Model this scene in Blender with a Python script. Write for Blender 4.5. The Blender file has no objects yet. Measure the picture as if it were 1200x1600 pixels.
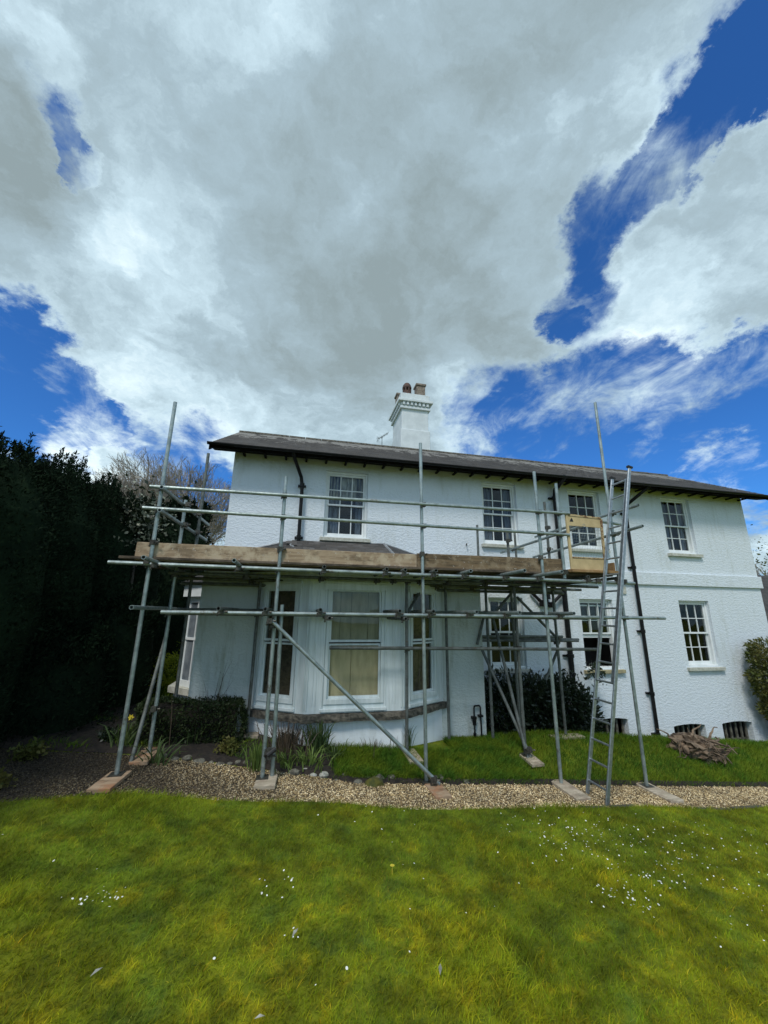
import bpy, math, random
import numpy as np
from mathutils import Vector, Matrix
random.seed(7); RNG = np.random.default_rng(7)
S = bpy.context.scene
COL = S.collection

# ------------------------------------------------------------------ camera
cam_d = bpy.data.cameras.new('camera'); cam = bpy.data.objects.new('camera', cam_d); COL.objects.link(cam)
cam_d.sensor_fit = 'VERTICAL'; cam_d.sensor_height = 36.0; cam_d.lens = 36.0*605/1600
cam_d.clip_start = 0.05; cam_d.clip_end = 2000
_r = (0.97666247, -0.21436403, 0.01335957); _u = (-0.06565527, -0.23875041, 0.96885893); _f = (0.2044989, 0.94712529, 0.24725269)
cam.matrix_world = Matrix(((_r[0], _u[0], -_f[0], 0), (_r[1], _u[1], -_f[1], 0), (_r[2], _u[2], -_f[2], 2.0), (0, 0, 0, 1)))
S.camera = cam

# ------------------------------------------------------------------ light
SUN_AZ, SUN_EL = math.radians(213), math.radians(53)       # azimuth clockwise from +Y (into the house)
W = bpy.data.worlds.new('World'); S.world = W; W.use_nodes = True
sd = bpy.data.lights.new('sun', 'SUN'); sd.energy = 1.5; sd.angle = math.radians(14); sd.color = (1, .96, .9)
so = bpy.data.objects.new('sun', sd); COL.objects.link(so)
_sv = Vector((math.sin(SUN_AZ)*math.cos(SUN_EL), math.cos(SUN_AZ)*math.cos(SUN_EL), math.sin(SUN_EL)))
so.rotation_euler = _sv.to_track_quat('Z', 'Y').to_euler(); so.location = (-8, -8, 14)
S.view_settings.view_transform = 'Standard'; S.view_settings.look = 'None'
S.view_settings.gamma = 1; S.view_settings.use_curve_mapping = False
S.view_settings.exposure = 0.62

# sky: Nishita blue with procedural cloud cover laid out by direction
GAPS = [(-0.425,0.565,0.705,2.2,.9),(-0.41,0.53,0.742,1.8,.8),(0.579,0.235,0.781,3.0,1.00),(0.575,0.271,0.772,2.6,1.00),(0.563,0.309,0.767,2.8,1.00),(0.564,0.356,0.745,2.5,1.00),(0.562,0.394,0.727,2.4,0.90),(0.516,0.458,0.724,3.0,0.90),(0.502,0.503,0.704,2.5,0.70),(0.526,0.572,0.630,2.8,0.90),(0.508,0.613,0.605,1.8,0.80),(-0.410,0.546,0.730,1.4,0.90),(-0.403,0.582,0.707,0.9,0.70),(-0.541,0.735,0.408,3.9,1.20),(-0.509,0.783,0.357,4.8,1.20),(-0.442,0.807,0.393,2.3,0.80),(-0.389,0.839,0.380,2.4,0.90),(0.452,0.781,0.431,6.0,1.10),(0.557,0.741,0.375,6.5,1.20),(0.649,0.644,0.404,6.6,1.30),(0.727,0.566,0.389,5.9,1.30),(0.786,0.494,0.372,5.3,1.30),(0.745,0.479,0.464,2.4,0.30),(0.822,0.510,0.254,3.5,0.60),(0.824,0.535,0.188,2.4,0.80),(-0.519,0.703,0.486,1.6,0.50),(-0.257,0.909,0.328,4.0,0.90),(-0.199,0.951,0.237,3.3,0.90)]
PUFFS = [(-0.458,0.784,0.419,1.9,0.70),(-0.438,0.838,0.324,3.0,1.00),(0.791,0.554,0.260,2.8,1.10),(0.833,0.536,0.140,2.3,1.00),(0.677,0.526,0.514,7.1,0.80),(0.676,0.373,0.635,5.7,0.90),(0.727,0.417,0.546,6.0,0.70),(0.530,0.682,0.504,5.5,0.60),(0.402,0.819,0.409,2.7,0.50),(-0.129,0.613,0.779,24.4,0.90),(0.213,0.683,0.698,22.1,0.60),(-0.467,0.627,0.624,7.8,0.30),(0.189,0.413,0.891,12.7,0.60)]
TONES = [(-0.141,0.429,0.892,5.0,0.80),(-0.260,0.690,0.676,4.5,0.50),(-0.369,0.657,0.657,3.5,0.60),(-0.321,0.735,0.597,7.9,0.50),(0.672,0.415,0.613,5.5,0.60),(0.630,0.530,0.568,4.6,0.60),(0.364,0.456,0.812,4.0,0.40),(-0.423,0.476,0.771,2.1,0.60),(-0.052,0.881,0.470,5.2,0.60),(-0.206,0.897,0.392,4.9,0.60),(-0.443,0.837,0.323,3.3,0.80),(0.797,0.546,0.258,3.1,0.90),(0.340,0.830,0.442,5.4,0.40),(0.438,0.591,0.677,4.2,0.50),(-0.030,0.803,0.596,8.9,-0.42),(0.026,0.678,0.735,10.0,-0.30),(-0.487,0.552,0.677,5.1,-0.60),(0.324,0.385,0.864,8.1,-0.30),(0.312,0.751,0.582,12.4,-0.25),(0.116,0.578,0.808,9.7,-0.30),(0.774,0.449,0.447,4.5,-0.30)]
nt = W.node_tree; nt.nodes.clear()
class NT:
    def __init__(s, t): s.t = t
    def n(s, typ, **kw):
        nd = s.t.nodes.new(typ)
        for k, v in kw.items(): setattr(nd, k, v)
        return nd
    def set(s, sock, v):
        if hasattr(v, 'links'): s.t.links.new(v, sock)
        elif isinstance(v, (tuple, list)) and len(v) == 3 and sock.type == 'RGBA': sock.default_value = (*v, 1)
        else: sock.default_value = v
    def math(s, op, a, b=0, c=None, clamp=False):
        nd = s.n('ShaderNodeMath', operation=op, use_clamp=clamp); s.set(nd.inputs[0], a); s.set(nd.inputs[1], b)
        if c is not None: s.set(nd.inputs[2], c)
        return nd.outputs[0]
    def vm(s, op, a, b=None, sc=None):
        nd = s.n('ShaderNodeVectorMath', operation=op); s.set(nd.inputs[0], a)
        if b is not None: s.set(nd.inputs[1], b)
        if sc is not None: s.set(nd.inputs['Scale'], sc)
        return nd.outputs['Value'] if op in ('DOT_PRODUCT', 'LENGTH') else nd.outputs[0]
    def ramp(s, x, a, b, lo=0, hi=1, smooth=True):
        nd = s.n('ShaderNodeMapRange'); nd.clamp = True
        if smooth: nd.interpolation_type = 'SMOOTHSTEP'
        for i, v in enumerate((x, a, b, lo, hi)): s.set(nd.inputs[i], v)
        return nd.outputs[0]
    def noise(s, vec, scale, detail=4, rough=.5, dist=0, lac=2):
        nd = s.n('ShaderNodeTexNoise'); s.set(nd.inputs['Vector'], vec)
        nd.inputs['Scale'].default_value = scale; nd.inputs['Detail'].default_value = detail
        nd.inputs['Roughness'].default_value = rough; nd.inputs['Distortion'].default_value = dist
        nd.inputs['Lacunarity'].default_value = lac
        return nd.outputs
    def mix(s, f, a, b, typ='MIX'):
        nd = s.n('ShaderNodeMix', data_type='RGBA', blend_type=typ); s.set(nd.inputs[0], f); s.set(nd.inputs[6], a); s.set(nd.inputs[7], b)
        return nd.outputs[2]
T = NT(nt)
dirn = T.n('ShaderNodeTexCoord').outputs['Generated']
dirn = T.vm('NORMALIZE', dirn)
sep = T.n('ShaderNodeSeparateXYZ'); T.set(sep.inputs[0], dirn)
zc = T.math('ADD', T.math('MAXIMUM', sep.outputs[2], 0.0), 0.30)
pl = T.n('ShaderNodeCombineXYZ'); T.set(pl.inputs[0], T.math('DIVIDE', sep.outputs[0], zc)); T.set(pl.inputs[1], T.math('DIVIDE', sep.outputs[1], zc))
plane = pl.outputs[0]
wn = T.noise(plane, 4.0, 8, .66)
warp = T.vm('SCALE', T.vm('SUBTRACT', wn[1], (.5, .5, .5)), sc=.24)
wdir = T.vm('NORMALIZE', T.vm('ADD', dirn, warp))
def blobs(lst, wd, fac=1.0):
    acc = None
    for x, y, z, r, a in lst:
        d = T.vm('DOT_PRODUCT', wd, (x, y, z))
        v = T.ramp(d, math.cos(math.radians(r*1.95)), math.cos(math.radians(r*.15)), 0, a*fac)
        acc = v if acc is None else T.math('ADD', acc, v)
    return acc
n1 = T.noise(plane, 1.9, 9, .60, .35)[0]
n2 = T.noise(plane, 6.5, 9, .64, .5)[0]
dens = T.math('ADD', T.math('MULTIPLY', T.math('SUBTRACT', n1, .5), 1.9), T.math('MULTIPLY', T.math('SUBTRACT', n2, .5), 1.5))
dens = T.math('ADD', dens, .50)
dens = T.math('ADD', dens, T.math('MINIMUM', blobs(PUFFS, wdir, .75), .8))
gapf = T.math('MINIMUM', blobs(GAPS, wdir, .85), 1.0)
wisp = T.noise(T.vm('ADD', T.vm('MULTIPLY', plane, (1.0, .55, 1)), (3.3, 1.1, 0)), 7.5, 10, .66, .9)[0]
dens = T.math('SUBTRACT', dens, T.math('MULTIPLY', gapf, T.math('ADD', 1.15, T.math('MULTIPLY', T.math('SUBTRACT', .52, wisp), 1.7))))
mask = T.math('POWER', T.ramp(dens, -.28, .80, smooth=True), 1.15)
tone = T.math('ADD', T.math('MULTIPLY', T.math('SUBTRACT', T.noise(T.vm('ADD', plane, warp), 2.3, 10, .64, .25)[0], .5), 2.6), .47)
tone = T.math('ADD', tone, blobs(TONES, wdir, .42))
tone = T.math('ADD', tone, T.ramp(dens, .45, 1.5, .20, -.05))
tone = T.math('MAXIMUM', T.math('MINIMUM', tone, 1.25), -.1)
SKYS = .12
cr = T.n('ShaderNodeValToRGB'); T.set(cr.inputs[0], T.math('MULTIPLY', tone, .8))
el = cr.color_ramp.elements
def cc(r, g, b, k=.82): return (r*k/SKYS, g*k/SKYS, b*k/SKYS, 1)
el[0].position = 0; el[0].color = cc(.235, .30, .32)
el[1].position = 1; el[1].color = cc(.80, .93, .96)
e = el.new(.38); e.color = cc(.33, .435, .495)
e = el.new(.65); e.color = cc(.50, .645, .725)
sky = T.n('ShaderNodeTexSky', sky_type='NISHITA'); sky.sun_disc = False
sky.sun_elevation = SUN_EL; sky.sun_rotation = SUN_AZ; sky.altitude = 50; sky.air_density = 1.0; sky.dust_density = .2; sky.ozone_density = 3.0
blue = T.mix(1.0, sky.outputs[0], (.18, .46, .80), 'MULTIPLY')
final = T.mix(mask, blue, cr.outputs[0])
bg = T.n('ShaderNodeBackground'); T.set(bg.inputs[0], final); bg.inputs[1].default_value = SKYS
ow = T.n('ShaderNodeOutputWorld'); nt.links.new(bg.outputs[0], ow.inputs[0])

# ------------------------------------------------------------------ helpers
def link(name, me, mat, parent=None, label=None, cat=None, group=None, kind=None, smooth=False):
    o = bpy.data.objects.new(name, me); COL.objects.link(o)
    if mat is not None and not me.materials:
        me.materials.append(mat)
    if smooth: me.polygons.foreach_set('use_smooth', [True]*len(me.polygons))
    if parent is not None:
        o.parent = parent; o.matrix_parent_inverse = Matrix.Translation(-root_loc(parent))
    tag(o, label, cat, group, kind)
    return o
def root_loc(p): return p.location.copy()
def tag(o, label=None, cat=None, group=None, kind=None):
    if label: o['label'] = label
    if cat: o['category'] = cat
    if group: o['group'] = group
    if kind: o['kind'] = kind
def thing(name, loc, label, cat, group=None, kind=None):
    o = bpy.data.objects.new(name, None); COL.objects.link(o); o.location = loc; o.empty_display_size = .2
    tag(o, label, cat, group, kind); return o
class MB:
    def __init__(s): s.v = []; s.f = []
    def quad(s, *p):
        i = len(s.v); s.v += [tuple(q) for q in p]; s.f.append(tuple(range(i, i+len(p)))); return s
    def box(s, x0, x1, y0, y1, z0, z1):
        i = len(s.v)
        s.v += [(x, y, z) for z in (z0, z1) for y in (y0, y1) for x in (x0, x1)]
        for f in ((0, 2, 3, 1), (4, 5, 7, 6), (0, 1, 5, 4), (2, 6, 7, 3), (0, 4, 6, 2), (1, 3, 7, 5)): s.f.append(tuple(i+k for k in f))
        return s
    def obox(s, o, u, v, w):       # origin corner + three edge vectors
        o, u, v, w = map(Vector, (o, u, v, w)); i = len(s.v)
        s.v += [tuple(o+u*a+v*b+w*c) for c in (0, 1) for b in (0, 1) for a in (0, 1)]
        for f in ((0, 2, 3, 1), (4, 5, 7, 6), (0, 1, 5, 4), (2, 6, 7, 3), (0, 4, 6, 2), (1, 3, 7, 5)): s.f.append(tuple(i+k for k in f))
        return s
    def bar(s, p, q, w, h, up=(0, 0, 1)):
        p, q = Vector(p), Vector(q); d = q-p; a = d.cross(Vector(up))
        if a.length < 1e-5: a = d.cross(Vector((1, 0, 0)))
        a.normalize(); b = a.cross(d).normalized()
        return s.obox(p-a*w/2-b*h/2, d, a*w, b*h)
    def ring(s, c, a, b, r, n):
        i = len(s.v)
        for k in range(n):
            t = 2*math.pi*k/n; s.v.append(tuple(c+a*(r*math.cos(t))+b*(r*math.sin(t))))
        return i
    def tube(s, p, q, r, r2=None, n=10, hollow=False, cap=True):
        p, q = Vector(p), Vector(q); d = (q-p).normalized(); r2 = r if r2 is None else r2
        a = d.cross(Vector((0, 0, 1))) if abs(d.z) < .9 else d.cross(Vector((1, 0, 0))); a.normalize(); b = d.cross(a)
        if hollow:
            st = [(p+d*.12, r*.8), (p, r*.8), (p, r), (q, r2), (q, r2*.8), (q-d*.12, r2*.8)]
        else: st = [(p, r), (q, r2)]
        R = [s.ring(c, a, b, rr, n) for c, rr in st]
        for A, B in zip(R, R[1:]):
            for k in range(n): s.f.append((A+k, A+(k+1) % n, B+(k+1) % n, B+k))
        if cap: s.f.append(tuple(R[0]+k for k in range(n))[::-1]); s.f.append(tuple(R[-1]+k for k in range(n)))
        return s
    def path(s, pts, r, n=8):
        for a, b in zip(pts, pts[1:]): s.tube(a, b, r, n=n)
        return s
    def prism(s, poly, z0, z1):
        i = len(s.v); n = len(poly)
        s.v += [(x, y, z0) for x, y in poly]+[(x, y, z1) for x, y in poly]
        s.f.append(tuple(range(i, i+n))[::-1]); s.f.append(tuple(range(i+n, i+2*n)))
        for k in range(n): s.f.append((i+k, i+(k+1) % n, i+n+(k+1) % n, i+n+k))
        return s
    def lathe(s, c, prof, n=16):
        c = Vector(c); R = [s.ring(c+Vector((0, 0, z)), Vector((1, 0, 0)), Vector((0, 1, 0)), r, n) for r, z in prof]
        for A, B in zip(R, R[1:]):
            for k in range(n): s.f.append((A+k, A+(k+1) % n, B+(k+1) % n, B+k))
        s.f.append(tuple(R[0]+k for k in range(n))[::-1]); s.f.append(tuple(R[-1]+k for k in range(n)))
        return s
    def mesh(s, name):
        me = bpy.data.meshes.new(name); me.from_pydata(s.v, [], s.f); me.update(); return me
    def build(s, name, mat, parent=None, bevel=0, **kw):
        me = s.mesh(name)
        if bevel:
            import bmesh
            bm = bmesh.new(); bm.from_mesh(me); bmesh.ops.bevel(bm, geom=bm.edges[:], offset=bevel, segments=1, affect='EDGES'); bm.to_mesh(me); bm.free()
        return link(name, me, mat, parent, **kw)
def np_mesh(name, V, F, cols=None):
    V = np.asarray(V, dtype=np.float32).reshape(-1, 3); F = np.asarray(F, dtype=np.int32); k = F.shape[1]
    me = bpy.data.meshes.new(name); me.vertices.add(len(V)); me.vertices.foreach_set('co', V.ravel())
    me.loops.add(F.size); me.loops.foreach_set('vertex_index', F.ravel())
    me.polygons.add(len(F)); me.polygons.foreach_set('loop_start', np.arange(0, F.size, k, dtype=np.int32))
    me.update(calc_edges=True)
    if cols is not None:
        at = me.color_attributes.new('tint', 'FLOAT_COLOR', 'POINT')
        c = np.ones((len(V), 4), dtype=np.float32); c[:, :3] = cols; at.data.foreach_set('color', c.ravel())
    return me
def leaf_cloud(name, P, size, mat, aspect=2.0, up=0.0, N=None, fold=True, jit=.5, tints=None):
    """one quad leaf at every point of P, random orientation (leaning on N if given)"""
    n = len(P); d = RNG.normal(size=(n, 3)); d[:, 2] += up
    if N is not None: d = d*.75+N*.9
    d /= np.linalg.norm(d, axis=1)[:, None]+1e-9
    r = RNG.normal(size=(n, 3)); a = np.cross(d, r); a /= np.linalg.norm(a, axis=1)[:, None]+1e-9
    sz = size*(1+jit*(RNG.random(n)-.5)*2)[:, None]
    L = d*sz; Wd = a*sz/aspect/2
    nn = np.cross(d, a)*sz*.12
    V = np.stack([P, P+L*.5+Wd+nn, P+L, P+L*.5-Wd+nn], 1).reshape(-1, 3)
    F = np.arange(4*n).reshape(n, 4)
    c = None
    if tints is not None: c = np.repeat(tints, 4, axis=0)
    return np_mesh(name, V, F, c)

# ------------------------------------------------------------------ materials
def newmat(name):
    m = bpy.data.materials.new(name); m.use_nodes = True; t = NT(m.node_tree); b = m.node_tree.nodes['Principled BSDF']; return m, t, b
def bump(t, b, h, strength=.5, dist=.01):
    nd = t.n('ShaderNodeBump'); t.set(nd.inputs['Height'], h); nd.inputs['Strength'].default_value = strength; nd.inputs['Distance'].default_value = dist
    t.t.links.new(nd.outputs[0], b.inputs['Normal'])
def pos(t, scale=(1, 1, 1)):
    g = t.n('ShaderNodeNewGeometry').outputs['Position']
    return g if scale == (1, 1, 1) else t.vm('MULTIPLY', g, scale)
def simple(name, c1, c2=None, rough=.6, metal=0, scale=8, bs=0, bd=.005, spec=.5, stretch=(1, 1, 1), lo=.35, hi=.65, detail=5):
    m, t, b = newmat(name); p = pos(t, stretch)
    if c2 is None: c2 = tuple(x*.8 for x in c1)
    n = t.noise(p, scale, detail, .6)[0]
    t.set(b.inputs['Base Color'], t.mix(t.ramp(n, lo, hi), c2, c1))
    b.inputs['Roughness'].default_value = rough; b.inputs['Metallic'].default_value = metal; b.inputs['Specular IOR Level'].default_value = spec
    if bs: bump(t, b, n, bs, bd)
    return m
M = {}
def wallmat(name, base, dirt, rough_scale=13, strength=.75, dirt_amt=.35):
    m, t, b = newmat(name); p = pos(t)
    a = t.noise(t.vm('MULTIPLY', p, (1, 1, 1.5)), rough_scale, 4, .6, .15)[0]; f = t.noise(p, 70, 4, .65)[0]; v = t.noise(t.vm('MULTIPLY', p, (1, 1, 1.4)), 34, 3, .6, .2)[0]
    h = t.math('ADD', t.math('ADD', t.ramp(a, .35, .7), t.math('MULTIPLY', t.ramp(v, .35, .7), .6)), t.math('MULTIPLY', f, .25))
    big = t.noise(t.vm('MULTIPLY', p, (1, 1, .35)), .9, 6, .65)[0]
    spl = t.noise(t.vm('MULTIPLY', p, (6, 6, .9)), 1.5, 5, .6)[0]
    k = t.math('MULTIPLY', t.ramp(t.math('MULTIPLY', t.math('ADD', big, spl), .5), .50, .66), dirt_amt)
    t.set(b.inputs['Base Color'], t.mix(k, base, dirt)); eave = t.n('ShaderNodeSeparateXYZ'); t.set(eave.inputs[0], p)
    eave_shade = t.math('MULTIPLY', t.ramp(t.math('ADD', eave.outputs[2], t.math('MULTIPLY', big, .8)), 5.0, 5.6), .55)  # shade below the eaves painted into the wall colour as a grey-green stained band
    t.set(b.inputs['Base Color'], t.mix(eave_shade, t.mix(k, base, dirt), (.42, .46, .43)))
    b.inputs['Roughness'].default_value = .75; b.inputs['Specular IOR Level'].default_value = .3
    bump(t, b, h, strength, .022)
    return m
M['wall'] = wallmat('white_roughcast', (.70, .76, .80), (.52, .56, .53), rough_scale=15, strength=.36, dirt_amt=.5)
M['wall_low'] = wallmat('white_roughcast_damp', (.54, .60, .58), (.28, .31, .24), strength=.35, dirt_amt=.75)
M['render'] = wallmat('smooth_white_render', (.78, .83, .85), (.56, .60, .57), rough_scale=4, strength=.12, dirt_amt=.5)
M['paint'] = simple('white_paint', (.80, .83, .83), (.70, .74, .73), rough=.45, scale=5)
M['paint_bay'] = simple('weathered_white_joinery', (.72, .79, .80), (.56, .63, .62), rough=.5, scale=3.0, stretch=(5, 5, .5), lo=.25, hi=.7)
M['pane_grey'] = simple('pale_grey_pane', (.22, .25, .27), (.10, .12, .14), rough=.15, scale=2)
M['black'] = simple('black_paint', (.006, .006, .007), (.012, .012, .012), rough=.4, scale=10, spec=.2)
M['soffit'] = simple('dark_soffit', (.007, .007, .007), (.014, .013, .012), rough=.8, scale=6, spec=.1)
M['sill'] = simple('stone_sill', (.55, .55, .48), (.38, .38, .31), rough=.8, scale=12, bs=.3)
M['sill_yellow'] = simple('yellow_stone_sill', (.42, .36, .20), (.30, .27, .17), rough=.8, scale=12, bs=.3)
def tubemat(name, c1, c2, rough, metal):
    m, t, b = newmat(name); p = pos(t); n = t.noise(p, 9, 6, .65)[0]; k = t.noise(t.vm('ADD', p, (3, 1, 7)), 26, 5, .7)[0]; r = t.noise(t.vm('ADD', p, (1, 8, 2)), 6, 7, .75)[0]
    c = t.mix(t.ramp(n, .38, .62), c2, c1); c = t.mix(t.math('MULTIPLY', t.ramp(k, .62, .70), .7), c, (.46, .45, .41)); rk = t.ramp(r, .58, .68); c = t.mix(t.math('MULTIPLY', rk, .65), c, (.12, .075, .045))
    t.set(b.inputs['Base Color'], c); b.inputs['Metallic'].default_value = metal; t.set(b.inputs['Roughness'], t.ramp(k, .4, .7, rough, rough+.3)); bump(t, b, k, .15, .002); return m
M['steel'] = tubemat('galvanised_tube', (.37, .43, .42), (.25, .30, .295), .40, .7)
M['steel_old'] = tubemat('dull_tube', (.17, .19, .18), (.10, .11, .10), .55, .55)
M['coupler'] = simple('coupler_steel', (.12, .12, .10), (.055, .05, .045), rough=.55, metal=.7, scale=60)
M['alu'] = simple('ladder_aluminium', (.42, .45, .47), (.30, .33, .35), rough=.4, metal=.85, scale=25)
M['cap'] = simple('black_rubber', (.015, .015, .015), rough=.6)
def wood(name, c1, c2, c3, sx=1.0, spl=False):
    m, t, b = newmat(name); p = pos(t, (sx, 9, 9)); n = t.noise(p, 2.2, 8, .68, 1.2)[0]; k = t.noise(pos(t), 5, 6, .7)[0]
    c = t.mix(t.ramp(n, .40, .60), c1, c2); c = t.mix(t.ramp(k, .46, .62), c, c3); q = t.noise(t.vm('ADD', pos(t, (1.2, 3, 3)), (5, 2, 1)), 2.6, 7, .7)[0]; c = t.mix(t.math('MULTIPLY', t.ramp(q, .52, .64), .6), c, tuple(v*.45 for v in c2))
    if spl:
        s = t.noise(pos(t), 22, 4, .7)[0]; c = t.mix(t.math('MULTIPLY', t.ramp(s, .63, .68), .75), c, (.50, .47, .42))
    t.set(b.inputs['Base Color'], c); b.inputs['Roughness'].default_value = .85; b.inputs['Specular IOR Level'].default_value = .2; bump(t, b, n, .5, .004)
    return m
M['toe1'] = wood('pale_toe_board', (.40, .30, .20), (.27, .195, .125), (.46, .37, .26), .6, True)
M['toe2'] = wood('brown_toe_board', (.20, .14, .082), (.11, .08, .05), (.26, .20, .13), .6, True)
M['deck'] = wood('scaffold_board', (.11, .085, .06), (.06, .048, .036), (.15, .12, .09), .6)
M['orange'] = wood('orange_plywood', (.36, .22, .10), (.27, .165, .08), (.42, .29, .15), 1.0)
M['sole'] = wood('sole_board', (.42, .31, .21), (.28, .20, .13), (.34, .18, .10), 1.5)
M['sole_pale'] = wood('pale_sole_board', (.50, .43, .33), (.36, .31, .23), (.30, .24, .18), 1.5)
M['gate'] = simple('cream_painted_gate', (.58, .45, .24), (.46, .35, .18), rough=.6, scale=9, lo=.3, hi=.7)
M['gate_rust'] = simple('rusty_gate_frame', (.48, .37, .20), (.16, .075, .035), rough=.75, scale=18, lo=.40, hi=.55)
M['rust'] = simple('rust', (.10, .04, .02), (.05, .025, .015), rough=.9, scale=30)
M['lead'] = simple('lead', (.27, .29, .30), (.17, .18, .19), rough=.5, scale=6)
M['terracotta'] = simple('chimney_pot_clay', (.30, .25, .20), (.15, .12, .10), rough=.85, scale=14)
M['cowl'] = simple('dark_terracotta', (.11, .055, .04), (.05, .035, .03), rough=.8, scale=14)
M['chimney'] = simple('chimney_white_render', (.70, .75, .77), (.60, .65, .67), rough=.7, scale=4, bs=.15)
M['ply'] = simple('plywood_boarding', (.58, .48, .30), (.44, .36, .22), rough=.8, scale=5, stretch=(3, 3, .6), lo=.3, hi=.7, bs=.1)
M['ply_dark'] = wood('dark_boarding', (.115, .088, .058), (.08, .062, .042), (.14, .11, .075), 1.0)
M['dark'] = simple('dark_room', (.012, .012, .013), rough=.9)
M['blind'] = simple('pale_net_curtain', (.45, .47, .46), (.16, .17, .17), rough=.9, scale=10, stretch=(3, 1, .5), lo=.35, hi=.7)
M['curtain'] = simple('grey_curtain', (.12, .15, .20), (.03, .035, .05), rough=.9, scale=7, stretch=(4, 1, .35))
M['ply_grey'] = simple('grey_plywood', (.38, .35, .26), (.26, .24, .175), rough=.8, scale=5, stretch=(3, 3, .6), lo=.3, hi=.7, bs=.1)
m, t, b = newmat('window_glass')
gl = t.n('ShaderNodeBsdfGlossy'); gl.inputs['Roughness'].default_value = .02; gl.inputs['Color'].default_value = (.85, .9, .95, 1)
tr = t.n('ShaderNodeBsdfTransparent'); tr.inputs['Color'].default_value = (.94, .96, .95, 1)
gg = t.n('ShaderNodeNewGeometry'); ci = t.math('ABSOLUTE', t.vm('DOT_PRODUCT', gg.outputs['Incoming'], gg.outputs['Normal'])); fr = t.math('ADD', .04, t.math('MULTIPLY', t.math('POWER', t.math('SUBTRACT', 1.0, ci), 5.0), .9))
bn = t.n('ShaderNodeBump'); t.set(bn.inputs['Height'], t.noise(pos(t), 2.2, 1)[0]); bn.inputs['Strength'].default_value = .15; bn.inputs['Distance'].default_value = .02
t.t.links.new(bn.outputs[0], gl.inputs['Normal'])
mx = t.n('ShaderNodeMixShader'); t.t.links.new(t.math('MULTIPLY', fr, .55), mx.inputs[0]); t.t.links.new(tr.outputs[0], mx.inputs[1]); t.t.links.new(gl.outputs[0], mx.inputs[2])
t.t.links.new(mx.outputs[0], m.node_tree.nodes['Material Output'].inputs[0]); M['glass'] = m
# slate with pale lichen towards the ridge
m, t, b = newmat('slate'); p = pos(t); sp = t.n('ShaderNodeSeparateXYZ'); t.set(sp.inputs[0], p)
at = t.n('ShaderNodeAttribute'); at.attribute_name = 'tint'
c = t.mix(.5, (.018, .017, .018), at.outputs['Color']); c = t.mix(t.ramp(t.noise(p, 7, 6, .7)[0], .35, .7), c, (.06, .052, .044))
ln = t.noise(t.vm('MULTIPLY', p, (1, .6, .6)), 2.6, 8, .78, .5)[0]
hm = t.ramp(sp.outputs[2], 5.5, 6.75, -.10, .13)
c = t.mix(t.math('MULTIPLY', t.ramp(t.math('ADD', ln, hm), .52, .60), .75), c, (.27, .26, .24))
t.set(b.inputs['Base Color'], c); b.inputs['Roughness'].default_value = .7; bump(t, b, t.noise(p, 25, 4)[0], .4, .004); M['slate'] = m
def foliage(name, c1, c2, c3=None, scale=2.0, rough=.6, trans=.25, spec=.3):
    m, t, b = newmat(name); p = pos(t); n = t.noise(p, scale, 5, .6)[0]; n2 = t.noise(p, scale*11, 2)[0]
    c = t.mix(t.ramp(n, .35, .65), c1, c2)
    if c3: c = t.mix(t.ramp(n2, .55, .75), c, c3)
    t.set(b.inputs['Base Color'], c); b.inputs['Roughness'].default_value = rough; b.inputs['Specular IOR Level'].default_value = spec
    if trans:
        td = t.n('ShaderNodeBsdfTranslucent'); t.set(td.inputs[0], c); mx = t.n('ShaderNodeMixShader'); mx.inputs[0].default_value = trans
        t.t.links.new(b.outputs[0], mx.inputs[1]); t.t.links.new(td.outputs[0], mx.inputs[2]); t.t.links.new(mx.outputs[0], m.node_tree.nodes['Material Output'].inputs[0])
    return m
M['yew'] = foliage('yew_needles', (.008, .016, .009), (.014, .027, .014), (.020, .036, .016), trans=.0, rough=.9, spec=.05)
M['laurel'] = foliage('dark_glossy_leaves', (.015, .028, .012), (.030, .045, .018), (.045, .055, .03), trans=.1, rough=.4, spec=.5)
M['box'] = foliage('box_hedge_leaves', (.020, .038, .012), (.035, .055, .016), (.05, .07, .02))
M['gold'] = foliage('golden_leaves', (.40, .42, .02), (.24, .30, .02), (.50, .50, .05))
M['bush'] = foliage('green_bush_leaves', (.075, .10, .02), (.13, .12, .03), (.04, .07, .02))
M['spike'] = foliage('sword_leaves', (.05, .09, .03), (.08, .12, .035), (.12, .15, .05))
M['lime'] = foliage('lime_blades', (.16, .24, .05), (.11, .17, .04), (.22, .28, .07))
M['dry'] = foliage('dry_stems', (.07, .055, .04), (.10, .075, .05), (.05, .04, .03), trans=0)
M['petal'] = simple('white_petals', (.85, .85, .80), (.75, .75, .70), rough=.6)
M['pale_leaf'] = foliage('pale_blossom', (.45, .45, .36), (.30, .33, .24))
M['yellow'] = simple('yellow_flower', (.75, .60, .05), rough=.6)
M['bark'] = simple('grey_brown_bark', (.085, .075, .060), (.045, .040, .033), rough=.9, scale=10, bs=.3)
M['twig'] = simple('twigs', (.32, .28, .23), (.20, .17, .14), rough=.9, scale=2)
M['stump'] = simple('weathered_root_wood', (.25, .18, .12), (.04, .027, .018), rough=.9, scale=6, bs=.8, bd=.02, lo=.3, hi=.7)
M['stone'] = simple('edging_stone', (.17, .165, .13), (.055, .052, .04), rough=.9, scale=16, bs=.6, bd=.01)
M['stone_pale'] = simple('pale_edging_stone', (.42, .42, .37), (.20, .20, .16), rough=.9, scale=16, bs=.6, bd=.01)
M['moss'] = simple('mossy_stone', (.09, .085, .012), (.04, .05, .012), rough=.95, scale=14, bs=.8, bd=.015)
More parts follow.
